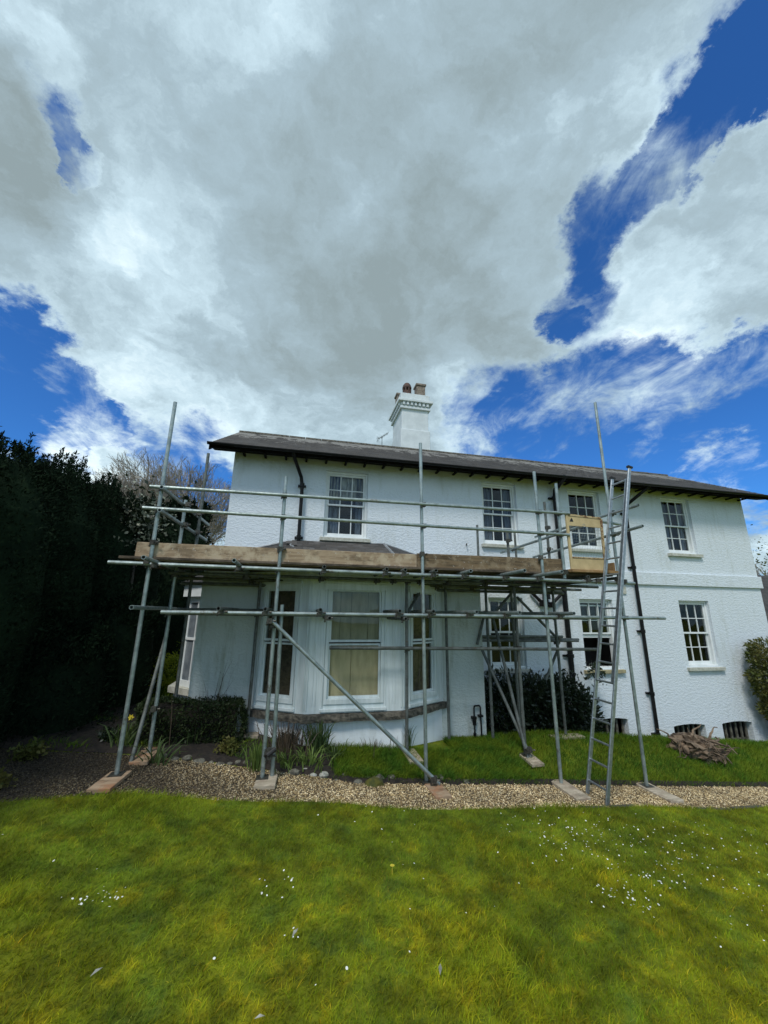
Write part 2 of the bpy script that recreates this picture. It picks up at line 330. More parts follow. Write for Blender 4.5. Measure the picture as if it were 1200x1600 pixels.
M['ledge'] = simple('mossy_bay_sill', (.15, .135, .105), (.045, .042, .034), rough=.9, scale=16, bs=1.0, bd=.02)
# ground: soil and moss under the blades
def lawn_colour(t, p):
    a = t.noise(p, 1.3, 7, .7, .3)[0]; c2 = t.noise(t.vm('ADD', p, (7, 3, 0)), 3.1, 8, .72, .3)[0]; f = t.noise(p, 9, 4, .6)[0]
    c = t.mix(t.ramp(a, .38, .62), (.140, .185, .010), (.235, .255, .010))
    sy = t.n('ShaderNodeSeparateXYZ'); t.set(sy.inputs[0], p); near = t.ramp(sy.outputs[1], 2.4, 4.3, 1.0, .35)
    c = t.mix(t.math('MULTIPLY', t.math('SUBTRACT', 1.0, near), .75), c, (.085, .150, .016))
    c = t.mix(t.math('MULTIPLY', t.ramp(c2, .50, .66), near), c, (.36, .32, .012))
    c = t.mix(t.math('MULTIPLY', t.ramp(c2, .46, .34), .7), c, (.085, .145, .020))
    c = t.mix(t.math('MULTIPLY', t.ramp(f, .45, .7), .35), c, (.12, .135, .012))
    v = t.ramp(t.noise(t.vm('ADD', p, (1, 9, 0)), 4.3, 7, .72, .2)[0], .36, .64, .62, 1.32); v = t.math('MULTIPLY', v, t.ramp(t.noise(t.vm('ADD', p, (4, 2, 0)), 1.1, 4, .6)[0], .35, .65, 1.0, 1.4))
    return t.vm('SCALE', c, sc=v)
m, t, b = newmat('lawn_ground'); p = pos(t); c = lawn_colour(t, p); t.set(b.inputs['Base Color'], t.mix(.35, c, (.05, .055, .015)))
b.inputs['Roughness'].default_value = .95; b.inputs['Specular IOR Level'].default_value = .1; bump(t, b, t.noise(p, 40, 5, .7)[0], .8, .03); M['ground'] = m
m, t, b = newmat('grass_blades'); p = pos(t); c = lawn_colour(t, p); at = t.n('ShaderNodeAttribute'); at.attribute_name = 'tint'
c = t.mix(1.0, c, at.outputs['Color'], 'MULTIPLY'); t.set(b.inputs['Base Color'], c); b.inputs['Roughness'].default_value = .8; b.inputs['Specular IOR Level'].default_value = .05
td = t.n('ShaderNodeBsdfTranslucent'); t.set(td.inputs[0], c); mx = t.n('ShaderNodeMixShader'); mx.inputs[0].default_value = .3
t.t.links.new(b.outputs[0], mx.inputs[1]); t.t.links.new(td.outputs[0], mx.inputs[2]); t.t.links.new(mx.outputs[0], m.node_tree.nodes['Material Output'].inputs[0]); M['grass'] = m
m, t, b = newmat('bank_blades'); p = pos(t); at = t.n('ShaderNodeAttribute'); at.attribute_name = 'tint'; n = t.noise(p, 2.5, 5, .6)[0]
c = t.mix(t.ramp(n, .35, .65), (.055, .125, .014), (.120, .175, .014)); c = t.mix(1.0, c, at.outputs['Color'], 'MULTIPLY'); t.set(b.inputs['Base Color'], c)
b.inputs['Roughness'].default_value = .8; b.inputs['Specular IOR Level'].default_value = .05; M['bank_grass'] = m
M['soil'] = simple('garden_soil', (.028, .021, .015), (.012, .010, .008), rough=.95, scale=14, bs=1, bd=.03)
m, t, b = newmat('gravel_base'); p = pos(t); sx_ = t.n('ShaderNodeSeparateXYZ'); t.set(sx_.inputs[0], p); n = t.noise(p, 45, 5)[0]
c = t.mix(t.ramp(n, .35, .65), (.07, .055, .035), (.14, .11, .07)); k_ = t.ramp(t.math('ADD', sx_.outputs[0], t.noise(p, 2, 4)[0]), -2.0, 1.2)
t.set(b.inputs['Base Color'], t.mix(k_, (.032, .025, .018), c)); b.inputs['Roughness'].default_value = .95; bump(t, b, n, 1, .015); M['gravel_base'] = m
m, t, b = newmat('gravel_pebbles'); at = t.n('ShaderNodeAttribute'); at.attribute_name = 'tint'; t.set(b.inputs['Base Color'], at.outputs['Color']); b.inputs['Roughness'].default_value = .8; M['pebble'] = m

# ------------------------------------------------------------------ terrain
YF = np.array([(-30, 6.6), (-6, 6.3), (-3.3, 6.05), (-1.9, 6.0), (-.9, 5.8), (0, 5.53), (.87, 5.30), (2, 5.32), (3, 5.36), (5, 5.40), (6, 5.42), (7.3, 5.46), (12, 5.8), (60, 9)])
YN = np.array([(-30, 4.9), (-6, 4.7), (-2.6, 4.72), (-1.77, 4.84), (-1.2, 4.86), (-.28, 4.78), (1.05, 4.66), (2.5, 4.62), (3.4, 4.72), (4.8, 4.70), (6.3, 4.72), (12, 5.0), (60, 8)])
def yf(x): return np.interp(x, YF[:, 0], YF[:, 1])
def yn(x): return np.interp(x, YN[:, 0], YN[:, 1])+.035*np.sin(np.asarray(x)*3.1)
def sst(a, b, x): q = np.clip((x-a)/(b-a), 0, 1); return q*q*(3-2*q)
def zp(x): return .04-.085*np.clip(x, -6, 12)
def G(x, y):
    x = np.asarray(x, dtype=float); y = np.asarray(y, dtype=float)
    h = zp(x)+.035*(1-sst(-.03, .03, y-yn(x)))
    bk = .14+.17*sst(2.6, 4.6, x)
    f = yf(x); h = h+.045*sst(0, .04, y-f)+(bk-.045)*sst(0, 1.05, y-f)
    dip = sst(6.55, 8.2, y)*sst(3.2, 3.7, x)*.75
    h = h-dip*(1-sst(14, 20, y))
    h = h+.015*np.sin(x*1.7+y*.9)*np.sin(y*1.3-x*.4)*(1-sst(-.5, .1, y-yn(x)))
    return h
def g(x, y): return float(G(x, y))
def grid_sheet(name, xs, ys, zf, mat, kind='structure', **kw):
    Xg, Yg = np.meshgrid(xs, ys); Z = zf(Xg, Yg); V = np.stack([Xg, Yg, Z], -1).reshape(-1, 3)
    nx, ny = len(xs), len(ys); i = np.arange((ny-1)*(nx-1)); r = i//(nx-1); c = i % (nx-1); a = r*nx+c
    F = np.stack([a, a+1, a+nx+1, a+nx], 1); me = np_mesh(name, V, F); return link(name, me, mat, kind=kind, smooth=True, **kw)
def axis(segs):
    out = []
    for a, b, s in segs: out += list(np.arange(a, b, s))
    return np.array(out+[segs[-1][1]])
def ground_z(x, y):
    h = G(x, y); inside = sst(.04, .07, y-yn(x))*(1-sst(-.06, -.03, y-yf(x))); return h-.03*inside
grid_sheet('ground', axis([(-400, -40, 60), (-40, -8, 4), (-8, 13, .12), (13, 40, 3), (40, 401, 60)]), axis([(-100, -4, 8), (-4, 4.3, .15), (4.3, 8.3, .04), (8.3, 14, .4), (14, 40, 4), (40, 801, 60)]), ground_z, M['ground'])
# gravel path (one strip between its two edges)
us = np.linspace(0, 1, 14); xs = np.arange(-7, 13, .1); V = []
for x in xs:
    a, bb = float(yn(x))+.0, float(yf(x))-.0
    for u in us: y = a+(bb-a)*u; V.append((x, y, float(zp(x))+.006))
V = np.array(V); nx, nu = len(xs), len(us); i = np.arange((nx-1)*(nu-1)); r = i//(nu-1); c = i % (nu-1); a = r*nu+c
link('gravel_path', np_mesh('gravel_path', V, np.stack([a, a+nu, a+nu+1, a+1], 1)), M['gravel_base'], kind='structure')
# soil bed left of the bay
xs = np.arange(-7, .62, .1); V = []
for x in xs:
    a = float(yf(x))+.0; e = 6.6 if x > -1.6 else 8.5
    for u in us: y = a+(e-a)*u**2.6; V.append((x, y, g(x, y)+.018+.012*math.sin(x*9+y*7)*math.sin(y*11)))
V = np.array(V); nx = len(xs); i = np.arange((nx-1)*(nu-1)); r = i//(nu-1); c = i % (nu-1); a = r*nu+c
link('garden_bed', np_mesh('garden_bed', V, np.stack([a, a+nu, a+nu+1, a+1], 1)), M['soil'], kind='structure')

# crumbling turf lip between bank and gravel
xs = np.arange(.55, 13, .035); V = []; F = []
for i, x in enumerate(xs):
    y = float(yf(x)); j = .012*math.sin(x*23)+.010*math.sin(x*51+1)+random.uniform(-.006, .006); zb = float(zp(x))
    V += [(x, y-.030+j, zb-.01), (x, y-.022+j*.8, zb+.030+random.uniform(-.01, .01)), (x, y+.005+j*.5, zb+.056+random.uniform(-.01, .01)), (x, y+.06, zb+.055)]
    if i: a = 4*i; F += [(a-4+k, a+k, a+k+1, a-3+k) for k in range(3)]
link('turf_lip', np_mesh('turf_lip', V, F), M['soil'], kind='structure')
# pebbles
def pebbles(n, xlo, xhi, size, name, inpath=True, cols=((.60, .48, .29), (.38, .29, .16), (.78, .68, .48), (.15, .11, .06), (.50, .41, .26), (.88, .80, .62), (.24, .18, .10))):
    x = RNG.uniform(xlo, xhi, n); u = RNG.random(n)
    a = yn(x)-.03; bb = yf(x)+.02
    y = a+(bb-a)*u; z = zp(x)+.012
    O = np.array([(1, 0, 0), (-1, 0, 0), (0, 1, 0), (0, -1, 0), (0, 0, 1), (0, 0, -1)], float)
    FF = np.array([(0, 2, 4), (2, 1, 4), (1, 3, 4), (3, 0, 4), (2, 0, 5), (1, 2, 5), (3, 1, 5), (0, 3, 5)])
    s = size*RNG.uniform(.5, 1.5, n); V = O[None]*s[:, None, None]*(1+.4*RNG.normal(size=(n, 6, 3))*.6)
    V[:, :, 2] *= .65; th = RNG.uniform(0, 6.28, n); c, sn = np.cos(th)[:, None], np.sin(th)[:, None]
    X = V[:, :, 0]*c-V[:, :, 1]*sn*.8; Yv = V[:, :, 0]*sn+V[:, :, 1]*c*.8; Zv = V[:, :, 2]+RNG.normal(size=(n, 1))*.004
    P = np.stack([X+x[:, None], Yv+y[:, None], Zv+z[:, None]], -1).reshape(-1, 3)
    F = (FF[None]+6*np.arange(n)[:, None, None]).reshape(-1, 3)
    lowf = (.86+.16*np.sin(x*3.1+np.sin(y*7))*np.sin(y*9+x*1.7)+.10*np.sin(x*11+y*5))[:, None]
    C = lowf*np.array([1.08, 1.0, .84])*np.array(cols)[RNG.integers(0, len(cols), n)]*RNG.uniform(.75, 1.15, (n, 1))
    dark = sst(-2.6, .9, x+.35*np.sin(y*5+x*2))[:, None]      # soil and hedge shade put into the pebble tints at the bed end
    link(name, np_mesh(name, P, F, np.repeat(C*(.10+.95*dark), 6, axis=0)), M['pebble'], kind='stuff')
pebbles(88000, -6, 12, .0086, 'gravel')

# grass blades
def blades(name, x, y, h, w, mat, lean=.5, zf=G, hv=.5, wind=(.35, .1)):
    n = len(x); z = zf(x, y)-.004
    th = RNG.uniform(0, 6.28, n); hh = h*(1+hv*RNG.uniform(-1, 1, n)); ww = w*RNG.uniform(.6, 1.3, n)
    bx = np.cos(th)*ww/2; by = np.sin(th)*ww/2
    lx = (RNG.normal(size=n)*lean+wind[0])*hh; ly = (RNG.normal(size=n)*lean+wind[1])*hh
    P0 = np.stack([x-bx, y-by, z], 1); P1 = np.stack([x+bx, y+by, z], 1)
    P2 = np.stack([x+bx*.8+lx*.4, y+by*.8+ly*.4, z+hh*.6], 1); P3 = np.stack([x-bx*.8+lx*.4, y-by*.8+ly*.4, z+hh*.6], 1)
    P4 = np.stack([x+lx, y+ly, z+hh*.92], 1)
    V = np.stack([P0, P1, P2, P3, P4], 1).reshape(-1, 3); k = 5*np.arange(n)
    F = np.concatenate([np.stack([k, k+1, k+2], 1), np.stack([k, k+2, k+3], 1), np.stack([k+3, k+2, k+4], 1)])
    tv = RNG.uniform(.80, 1.22, (n, 1))*np.array([[1, 1, 1]])*(1+.09*RNG.normal(size=(n, 3))*[1, .5, .6]); tv = np.clip(tv, .3, 1.8)
    straw = RNG.random(n) < .03+.16*np.exp(-((x-3.3)**2/1.6+(y-3.8)**2/.18)); tv[straw] *= [1.8, 1.35, 2.2]
    return link(name, np_mesh(name, V, F, np.repeat(tv, 5, axis=0)), mat, kind='stuff')
def clumpy(n, xlo, xhi, ylo, yhi, dens_y=None):
    x = RNG.uniform(xlo, xhi, n); y = RNG.uniform(ylo, yhi, n) if dens_y is None else ylo+(yhi-ylo)*RNG.random(n)**dens_y
    return x, y
def vis(x, y, m=.9):        # keep what a camera near the photograph's could see
    return (x > -1.05*y-m) & (x < 1.75*y+m)
x, y = clumpy(400000, -5.5, 10, 1.5, 5.2, 1.3); k = (y < yn(x)+.015+.035*np.sin(x*7.3)*np.sin(x*17+1)+RNG.normal(size=len(x))*.022) & vis(x, y); x, y = x[k], y[k]
patch = np.sin(x*2.1+1.3*np.sin(y*1.7))*np.sin(y*2.6+x*.7)
blades('grass', x, y, .030+.026*np.clip(patch, 0, 1)**2, .0036, M['grass'], lean=.75)
x, y = clumpy(105000, .55, 12, 5.3, 7.6); ok = (y > yf(x)-.03) & ~((y > 6.14) & (x < 3.3)) & ~((x < .75) & (y < 6.2) & (RNG.random(len(x)) < .5))
x2, y2 = clumpy(16000, 2.45, 3.3, 6.1, 6.66); x3, y3 = clumpy(26000, .6, 3.3, 5.32, 6.14); x2 = np.concatenate([x2, x3[y3 > yf(x3)]]); y2 = np.concatenate([y2, y3[y3 > yf(x3)]]); x = np.concatenate([x[ok], x2]); y = np.concatenate([y[ok], y2])
k = ~((y > 6.14) & (x < 1.75)) & ~((x > 1.7) & (x < 2.6) & (y > 6.14+.62*(x-1.7)-.02)); x, y = x[k], y[k]
blades('bank_grass', x, y, .075, .0055, M['bank_grass'], wind=(.2, -.15))
# sparse tufts in the bed and the rough far garden
x, y = clumpy(9000, -3.6, .7, 5.6, 7.0); k = (y > yf(x)) & (np.sin(x*4)*np.sin(y*5+x) > .1); blades('weeds', x[k], y[k], .07, .007, M['bank_grass'], lean=.8)
x, y = clumpy(14000, -5, -1.6, 8.2, 18); blades('far_grass', x, y, .12, .02, M['bank_grass'], zf=lambda a, b: G(a, b))

# daisies and fallen petals
def daisies(name, clusters):
    mb = []; P = []
    for cx, cy, rx, ry, n in clusters:
        for _ in range(n): P.append((random.gauss(cx, rx), random.gauss(cy, ry)))
    V = []; F = []
    for (x, y) in P:
        if y > float(yn(x))-.02: continue
        z = g(x, y)+random.uniform(.030, .055); r = random.uniform(.004, .0078); i = len(V); tx, ty = random.uniform(-.5, .5), random.uniform(-.5, .5)
        V.append((x, y, z+.002))
        for k in range(8):
            a = k*math.pi/4; dx, dy = r*math.cos(a), r*math.sin(a); V.append((x+dx, y+dy, z+dx*tx+dy*ty))
        for k in range(8): F.append((i, i+1+k, i+1+(k+1) % 8))
    link(name, np_mesh(name, V, F), M['petal'], kind='stuff')
daisies('daisies', [(-1.13, 3.32, .09, .05, 26), (-.1, 3.4, .10, .07, 8), (.07, 3.47, .04, .03, 3), (.12, 2.94, .06, .04, 4), (2.8, 4.1, .35, .18, 60), (3.1, 3.7, .45, .28, 95), (4.1, 3.6, .4, .3, 50), (2.55, 3.2, .13, .08, 26), (2.7, 3.02, .08, .05, 16),
    (3.15, 3.3, .10, .06, 18), (4.3, 3.9, .5, .2, 22), (3.2, 2.75, .4, .2, 14), (1, 3.2, 1.6, .7, 26), (4.8, 3.9, .3, .1, 12), (.9, 4.3, .7, .2, 10), (-1.7, 3.6, .2, .2, 3), (1, 5.0, 2, .5, 0)])
mb = MB(); z0 = g(.86, 3.5)
for k in range(10):
    a = k*.628; mb.quad((.86, 3.5, z0+.06), (.86+.018*math.cos(a), 3.5+.018*math.sin(a), z0+.065), (.86+.018*math.cos(a+.5), 3.5+.018*math.sin(a+.5), z0+.065))
mb.tube((.86, 3.5, z0), (.86, 3.5, z0+.06), .003, n=5)
mb.build('dandelion', M['yellow'], label='single yellow dandelion in the middle of the lawn', cat='flower')
for (x, y, a, s, lb) in ((.925, 2.614, 1.2, .035, 'pale dead leaf blade lying on the lawn in the foreground, right of centre'), (-.876, 2.75, .8, .03, 'small curled pale leaf on the lawn at the lower left'), (.12, 2.93, 1.0, .035, 'straw coloured leaf on the lawn below the leftmost daisies clump by the centre'), (-.043, 2.43, 0, .025, 'pinkish leaf at the very bottom edge of the lawn')):
    z = g(x, y)+.05; c, sn = math.cos(a)*s, math.sin(a)*s
    MB().quad((x-c, y-sn, z), (x+sn*.3, y-c*.3, z+.008), (x+c, y+sn, z+.004), (x-sn*.3, y+c*.3, z+.01)).build('fallen_leaf', M['stone_pale'], label=lb, cat='leaf')

# ------------------------------------------------------------------ house
house = thing('white_house', (5.2, 8, -.9), 'two storey white roughcast house with slate roof and boarded bay window behind the scaffold', 'house')
XL, XR, YW = -1.46, 11.87, 8.0
def wall_with_openings(name, x0, x1, z0, z1, ops, Y, mat, depth=.20, parent=house, thick=.3):
    xs = sorted({x0, x1, *[o[0] for o in ops], *[o[1] for o in ops]}); zs = sorted({z0, z1, *[o[2] for o in ops], *[o[3] for o in ops]})
    mb = MB()
    for a, b in zip(xs, xs[1:]):
        for c, d in zip(zs, zs[1:]):
            mx_, mz = (a+b)/2, (c+d)/2
            if any(o[0] < mx_ < o[1] and o[2] < mz < o[3] for o in ops): continue
            mb.quad((a, Y, c), (b, Y, c), (b, Y, d), (a, Y, d))
    for (a, b, c, d) in ops:
        mb.quad((a, Y, c), (a, Y, d), (a, Y+depth, d), (a, Y+depth, c)); mb.quad((b, Y, c), (b, Y+depth, c), (b, Y+depth, d), (b, Y, d))
        mb.quad((a, Y, d), (b, Y, d), (b, Y+depth, d), (a, Y+depth, d)); mb.quad((a, Y, c), (a, Y+depth, c), (b, Y+depth, c), (b, Y, c))
    return mb.build(name, mat, parent)
UP = [(.44, 1.36, 3.46, 4.94), (4.06, 4.95, 3.50, 4.98), (6.37, 7.26, 3.50, 4.98), (9.15, 10.05, 3.51, 5.0)]
LO = [(4.09, 4.92, .84, 2.32), (6.37, 7.26, .79, 2.33), (9.17, 10.08, .80, 2.345)]
BA = [(6.48, 7.27, -1.15, -.20), (8.46, 9.33, -1.15, -.40), (9.82, 10.70, -1.15, -.40)]
wall_with_openings('wall', XL, XR, -1.6, 5.22, UP+LO+BA, YW, M['wall'])
mb = MB(); mb.quad((XL, YW, -1.6), (XL, YW, 5.22), (XL, 13, 5.22), (XL, 13, -1.6)); mb.quad((XL, YW, 5.22), (XL, 10.5, 6.66), (XL, 13, 5.22)); mb.build('gable_wall', M['wall'], house)
mb = MB(); mb.quad((XR, YW, -1.6), (XR, 13, -1.6), (XR, 13, 5.22), (XR, YW, 5.22)); mb.quad((XR, YW, 5.22), (XR, 13, 5.22), (XR, 10.5, 6.66)); mb.build('gable_wall', M['wall'], house)
MB().quad((XL, 13, -1.6), (XL, 13, 5.22), (XR, 13, 5.22), (XR, 13, -1.6)).build('rear_wall', M['wall'], house)
mb = MB(); mb.box(3.5, XR+.05, YW-.05, YW+.02, 2.70, 3.00); mb.box(XR-.02, XR+.05, YW+.02, 13, 2.70, 3.0); mb.build('string_course', M['wall'], house, bevel=.006)

def pane_mesh(w, h):
    k = ('pane', round(w, 3), round(h, 3))
    if k not in CACHE: CACHE[k] = MB().box(-w/2, w/2, 0, .004, -h/2, h/2).mesh('pane')
    return CACHE[k]
CACHE = {}
def put(name, me, mat, parent, loc, rot=None):
    o = link(name, me, mat, parent); M_ = Matrix.Translation(Vector(loc))
    if rot is not None: M_ = M_ @ rot
    o.matrix_basis = M_ if o.parent is None else M_
    return o
def sash_window(op, sill_mat='sill', open_drop=0.0, room='dark', sill_x=.07, lab=None, blind=None, curtain=False):
    x0, x1, z0, z1 = op; Y = YW; st = .055
    sz = z0+.05                                # top of timber sill
    # box frame lining of the opening
    fb = MB(); yb0, yb1 = Y+.07, Y+.19
    fb.box(x0, x0+.05, yb0, yb1, sz, z1); fb.box(x1-.05, x1, yb0, yb1, sz, z1); fb.box(x0+.05, x1-.05, yb0, yb1, z1-.045, z1)
    fb.box(x0+.001, x1-.001, yb0-.03, yb1, z0+.002, sz)
    win = fb.build('window', M['paint'], house, bevel=.004)
    if lab: win['label'] = lab
    ax0, ax1 = x0+.052, x1-.052; az0, az1 = sz+.002, z1-.047; mid = (az0+az1)/2
    zu0, zu1 = (mid-.02, az1); zl0, zl1 = (az0, mid+.02)
    for (s0, s1, yy, low) in ((zu0-open_drop*0, zu1, Y+.095, False), (zl0+open_drop, zl1+open_drop, Y+.135, True)):
        bot = .07 if low else .035; top = .035 if low else .045
        sb = MB(); ya, ybk = yy, yy+.035
        sb.box(ax0, ax0+.038, ya, ybk, s0, s1); sb.box(ax1-.038, ax1, ya, ybk, s0, s1); sb.box(ax0+.038, ax1-.038, ya, ybk, s0, s0+bot); sb.box(ax0+.038, ax1-.038, ya, ybk, s1-top, s1)
        sash = sb.build('sash', M['paint'], win, bevel=.003)
        gx0, gx1, gz0, gz1 = ax0+.038, ax1-.038, s0+bot, s1-top; bw = .018
        cw = (gx1-gx0-2*bw)/3; rh = (gz1-gz0-bw)/2
        for i in (1, 2):
            X = gx0+i*cw+(i-1)*bw; MB().box(X, X+bw, ya+.004, ybk-.006, gz0, gz1).build('glazing_bar', M['paint'], win)
        MB().box(gx0, gx1, ya+.006, ybk-.008, gz0+rh, gz0+rh+bw).build('glazing_bar', M['paint'], win)
        for i in range(3):
            for j in range(2):
                put('pane', pane_mesh(cw, rh), M['glass'], win, (gx0+i*(cw+bw)+cw/2, ya+.016, gz0+j*(rh+bw)+rh/2), Matrix.Rotation(random.uniform(-.012, .012), 4, 'Z') @ Matrix.Rotation(random.uniform(-.012, .012), 4, 'X'))
    MB().box(x0-sill_x, x1+sill_x, Y-.075, Y+.04, z0-.075, z0-.001).build('sill', M[sill_mat], win, bevel=.005)
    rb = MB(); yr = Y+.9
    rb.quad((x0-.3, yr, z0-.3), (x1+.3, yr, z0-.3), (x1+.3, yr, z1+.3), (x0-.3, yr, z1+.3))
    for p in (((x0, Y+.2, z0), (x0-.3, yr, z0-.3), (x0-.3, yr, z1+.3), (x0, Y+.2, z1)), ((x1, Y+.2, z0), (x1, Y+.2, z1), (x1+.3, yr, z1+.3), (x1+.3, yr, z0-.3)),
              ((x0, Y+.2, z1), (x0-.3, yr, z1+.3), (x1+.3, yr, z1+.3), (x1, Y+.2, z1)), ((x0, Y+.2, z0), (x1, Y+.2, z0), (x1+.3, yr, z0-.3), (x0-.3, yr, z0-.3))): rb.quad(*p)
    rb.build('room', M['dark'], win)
    def cloth(name, a, b, c, d, mat, amp=.012, fr=90):
        n = 24; V = []; F = []
        for i in range(n+1):
            X = a+(b-a)*i/n; yv = Y+.215+amp*math.sin(X*fr)+amp*.6*math.sin(X*fr*.43+1)
            V += [(X, yv, c), (X, yv+.01*math.sin(X*31), d)]
        for i in range(n): F.append((2*i, 2*i+2, 2*i+3, 2*i+1))
        link(name, np_mesh(name, V, F), mat, win, smooth=True)
    if blind: cloth('blind', ax0, ax1, z1-blind, z1-.03, M['blind'])
    if curtain:
        w = ax1-ax0; cloth('curtain', ax0, ax0+w*.34, az0, az1, M['curtain']); cloth('curtain', ax1-w*.22, ax1, az0, az1, M['curtain'])
    return win
sash_window(UP[0], blind=.52, curtain=True, lab='twelve pane sash window with a pale net hanging behind its upper row')
sash_window(UP[1], curtain=True); sash_window(UP[2]); sash_window(UP[3], curtain=True)
sash_window(LO[0]); sash_window(LO[1], sill_mat='sill_yellow', open_drop=.62, lab='sash window with the lower sash pushed up and a yellow stone sill'); sash_window(LO[2])

for (a, b, c, d) in BA:       # barred basement windows under shallow arches
    fb = MB(); n = 10
    rise = .035
    for k in range(n):        # spandrels beside the segmental arch
        u0, u1 = k/n, (k+1)/n; h = lambda u: d-rise*(2*u-1)**2
        xa, xb = a+(b-a)*u0, a+(b-a)*u1
        fb.quad((xa, YW, h(u0)), (xb, YW, h(u1)), (xb, YW, d), (xa, YW, d)); fb.quad((xa, YW, h(u0)), (xa, YW+.2, h(u0)), (xb, YW+.2, h(u1)), (xb, YW, h(u1)))
    fb.build('arch_spandrel', M['wall'], house)
    bw = MB().quad((a-.05, YW+.30, c), (b+.05, YW+.30, c), (b+.05, YW+.30, d+.02), (a-.05, YW+.30, d+.02)).build('basement_window', M['dark'], house)
    for k in range(6):
        X = a+.06+(b-a-.12)*k/5+random.uniform(-.012, .012); MB().box(X-.022, X+.022, YW+.10, YW+.13, c, d-.03).build('slat', M['stone'], bw)
    MB().box(a+.004, b-.004, YW+.132, YW+.15, d-.42, d-.39).build('rail', M['stone'], bw)

# roof, eaves, gutter
RS = (6.74-5.12)/(10.5-7.54); RX0, RX1 = -1.86, 12.45
def roofz(y): return 5.12+RS*(y-7.54)
mb = MB(); mb.quad((RX0, 7.56, roofz(7.56)-.03), (RX1, 7.56, roofz(7.56)-.03), (RX1, 10.5, 6.71), (RX0, 10.5, 6.71)); mb.quad((RX0, 10.5, 6.71), (RX1, 10.5, 6.71), (RX1, 13.5, 5.12), (RX0, 13.5, 5.12))
mb.quad((RX0, 7.56, roofz(7.56)-.09), (RX0, 10.5, 6.66), (RX1, 10.5, 6.66), (RX1, 7.56, roofz(7.56)-.09)); mb.quad((RX0, 10.5, 6.66), (RX0, 13.5, 5.06), (RX1, 13.5, 5.06), (RX1, 10.5, 6.66))
mb.build('roof', M['slate'], house)
def slate_field(name, x0, x1, y0, y1, zf, parent, wd=.26, ex=.165, clip=None, base=(1.0, .97, .95), X0=None):
    V = []; F = []; C = []; rows = int((y1-y0)/(ex*.87))
    for r in range(rows):
        ya = y0+(y1-y0)*r/rows; yb = ya+(y1-y0)/rows*1.5
        x = x0-(wd/2 if r % 2 else 0)
        while x < x1:
            a, b = max(x, x0)+.003, min(x+wd, x1)-.003; x += wd
            if b-a < .03: continue
            if clip and not clip((a+b)/2, ya+.05): continue
            l = random.uniform(0, .010); dz = random.uniform(0, .004); i = len(V)
            za, zb = zf(ya-l)+.016+dz, zf(yb)+.004
            V += [(a, ya-l, za), (b, ya-l, za+random.uniform(-.003, .003)), (b, yb, zb), (a, yb, zb), (a, ya-l, za-.014), (b, ya-l, za-.014)]
            F += [(i, i+1, i+2, i+3), (i+4, i+5, i+1, i)]
            c = random.uniform(.02, .11); C += [(c*base[0], c*base[1], c*base[2])]*6
    me = np_mesh(name, V, F, np.array(C)); return link(name, me, M['slate'], parent, kind='stuff')
slate_field('roof_slates', RX0, RX1, 7.50, 10.46, roofz, house)
mb = MB(); x = RX0
while x < RX1-.05:
    e = min(x+.45, RX1); mb.tube((x, 10.5, 6.725), (e-.012, 10.5, 6.725+random.uniform(-.006, .006)), .075, n=8); x = e
mb.build('ridge_tiles', M['ledge'], house, kind='stuff')
mb = MB(); mb.quad((RX0, 7.571, 5.07), (RX1, 7.571, 5.07), (RX1, 8.0, 5.16), (RX0, 8.0, 5.16)); mb.box(RX0, RX1, 7.55, 7.569, 5.06, 5.115); mb.build('soffit', M['soffit'], house)
mb = MB()                    # barge boards up both gables
for X in (RX0-.012, RX1-.012):
    mb.obox((X, 7.56, 4.99), (.024, 0, 0), (0, 2.94, 2.94*RS), (0, 0, .11)); mb.obox((X, 10.5, 6.565), (.024, 0, 0), (0, 3.0, -1.63), (0, 0, .13))
mb.build('barge_board', M['soffit'], house)
mb = MB()                    # underside of the gable overhangs
mb.quad((RX0, 7.571, 5.062), (XL, 7.571, 5.062), (XL, 10.5, 6.64), (RX0, 10.5, 6.64)); mb.quad((XR, 7.571, 5.062), (RX1, 7.571, 5.062), (RX1, 10.5, 6.74), (XR, 10.5, 6.74)); mb.build('gable_soffit', M['soffit'], house)
x = XL+.2
while x < XR:
    MB().box(x-.022, x+.022, 7.70, 7.998, 5.075, 5.11).build('rafter_end', M['soffit'], house); x += .42
gb = MB(); n = 7
for k in range(n):
    a0, a1 = math.pi*(1+k/n), math.pi*(1+(k+1)/n)
    for r, fl in ((.046, 1), (.041, 0)):
        p = [(RX0-.03, 7.49+r*math.cos(a0), 5.115+r*math.sin(a0)), (RX1, 7.49+r*math.cos(a0), 5.115+r*math.sin(a0)), (RX1, 7.49+r*math.cos(a1), 5.115+r*math.sin(a1)), (RX0-.03, 7.49+r*math.cos(a1), 5.115+r*math.sin(a1))]
        gb.quad(*(p if fl else p[::-1]))
gb.build('gutter', M['black'], house)

# downpipes
def downpipe(pts, r, collars, mat='black'):
    d = MB().path(pts, r, 12).build('downpipe', M[mat], house, smooth=False)
    for z in collars:
        x, y = pts[-1][0], pts[-1][1]
        for a, b, c in zip(pts, pts[1:], range(99)):
            if min(a[2], b[2]) <= z <= max(a[2], b[2]) and abs(a[2]-b[2]) > 1e-3:
                t_ = (z-a[2])/(b[2]-a[2]); x, y = a[0]+(b[0]-a[0])*t_, a[1]+(b[1]-a[1])*t_
        m2 = MB(); m2.tube((x, y, z-.035), (x, y, z+.035), r*1.35, n=12); m2.box(x-r*2.3, x+r*2.3, YW-.05, YW-.002, z-.022, z+.022); m2.build('pipe_collar', M[mat], d)
downpipe([(8.36, 7.5, 5.12), (8.30, 7.6, 5.02), (7.97, 7.88, 4.68), (7.915, 7.91, 4.5), (7.915, 7.91, -.9)], .040, [4.45, 3.1, 1.62, .28, -.55])
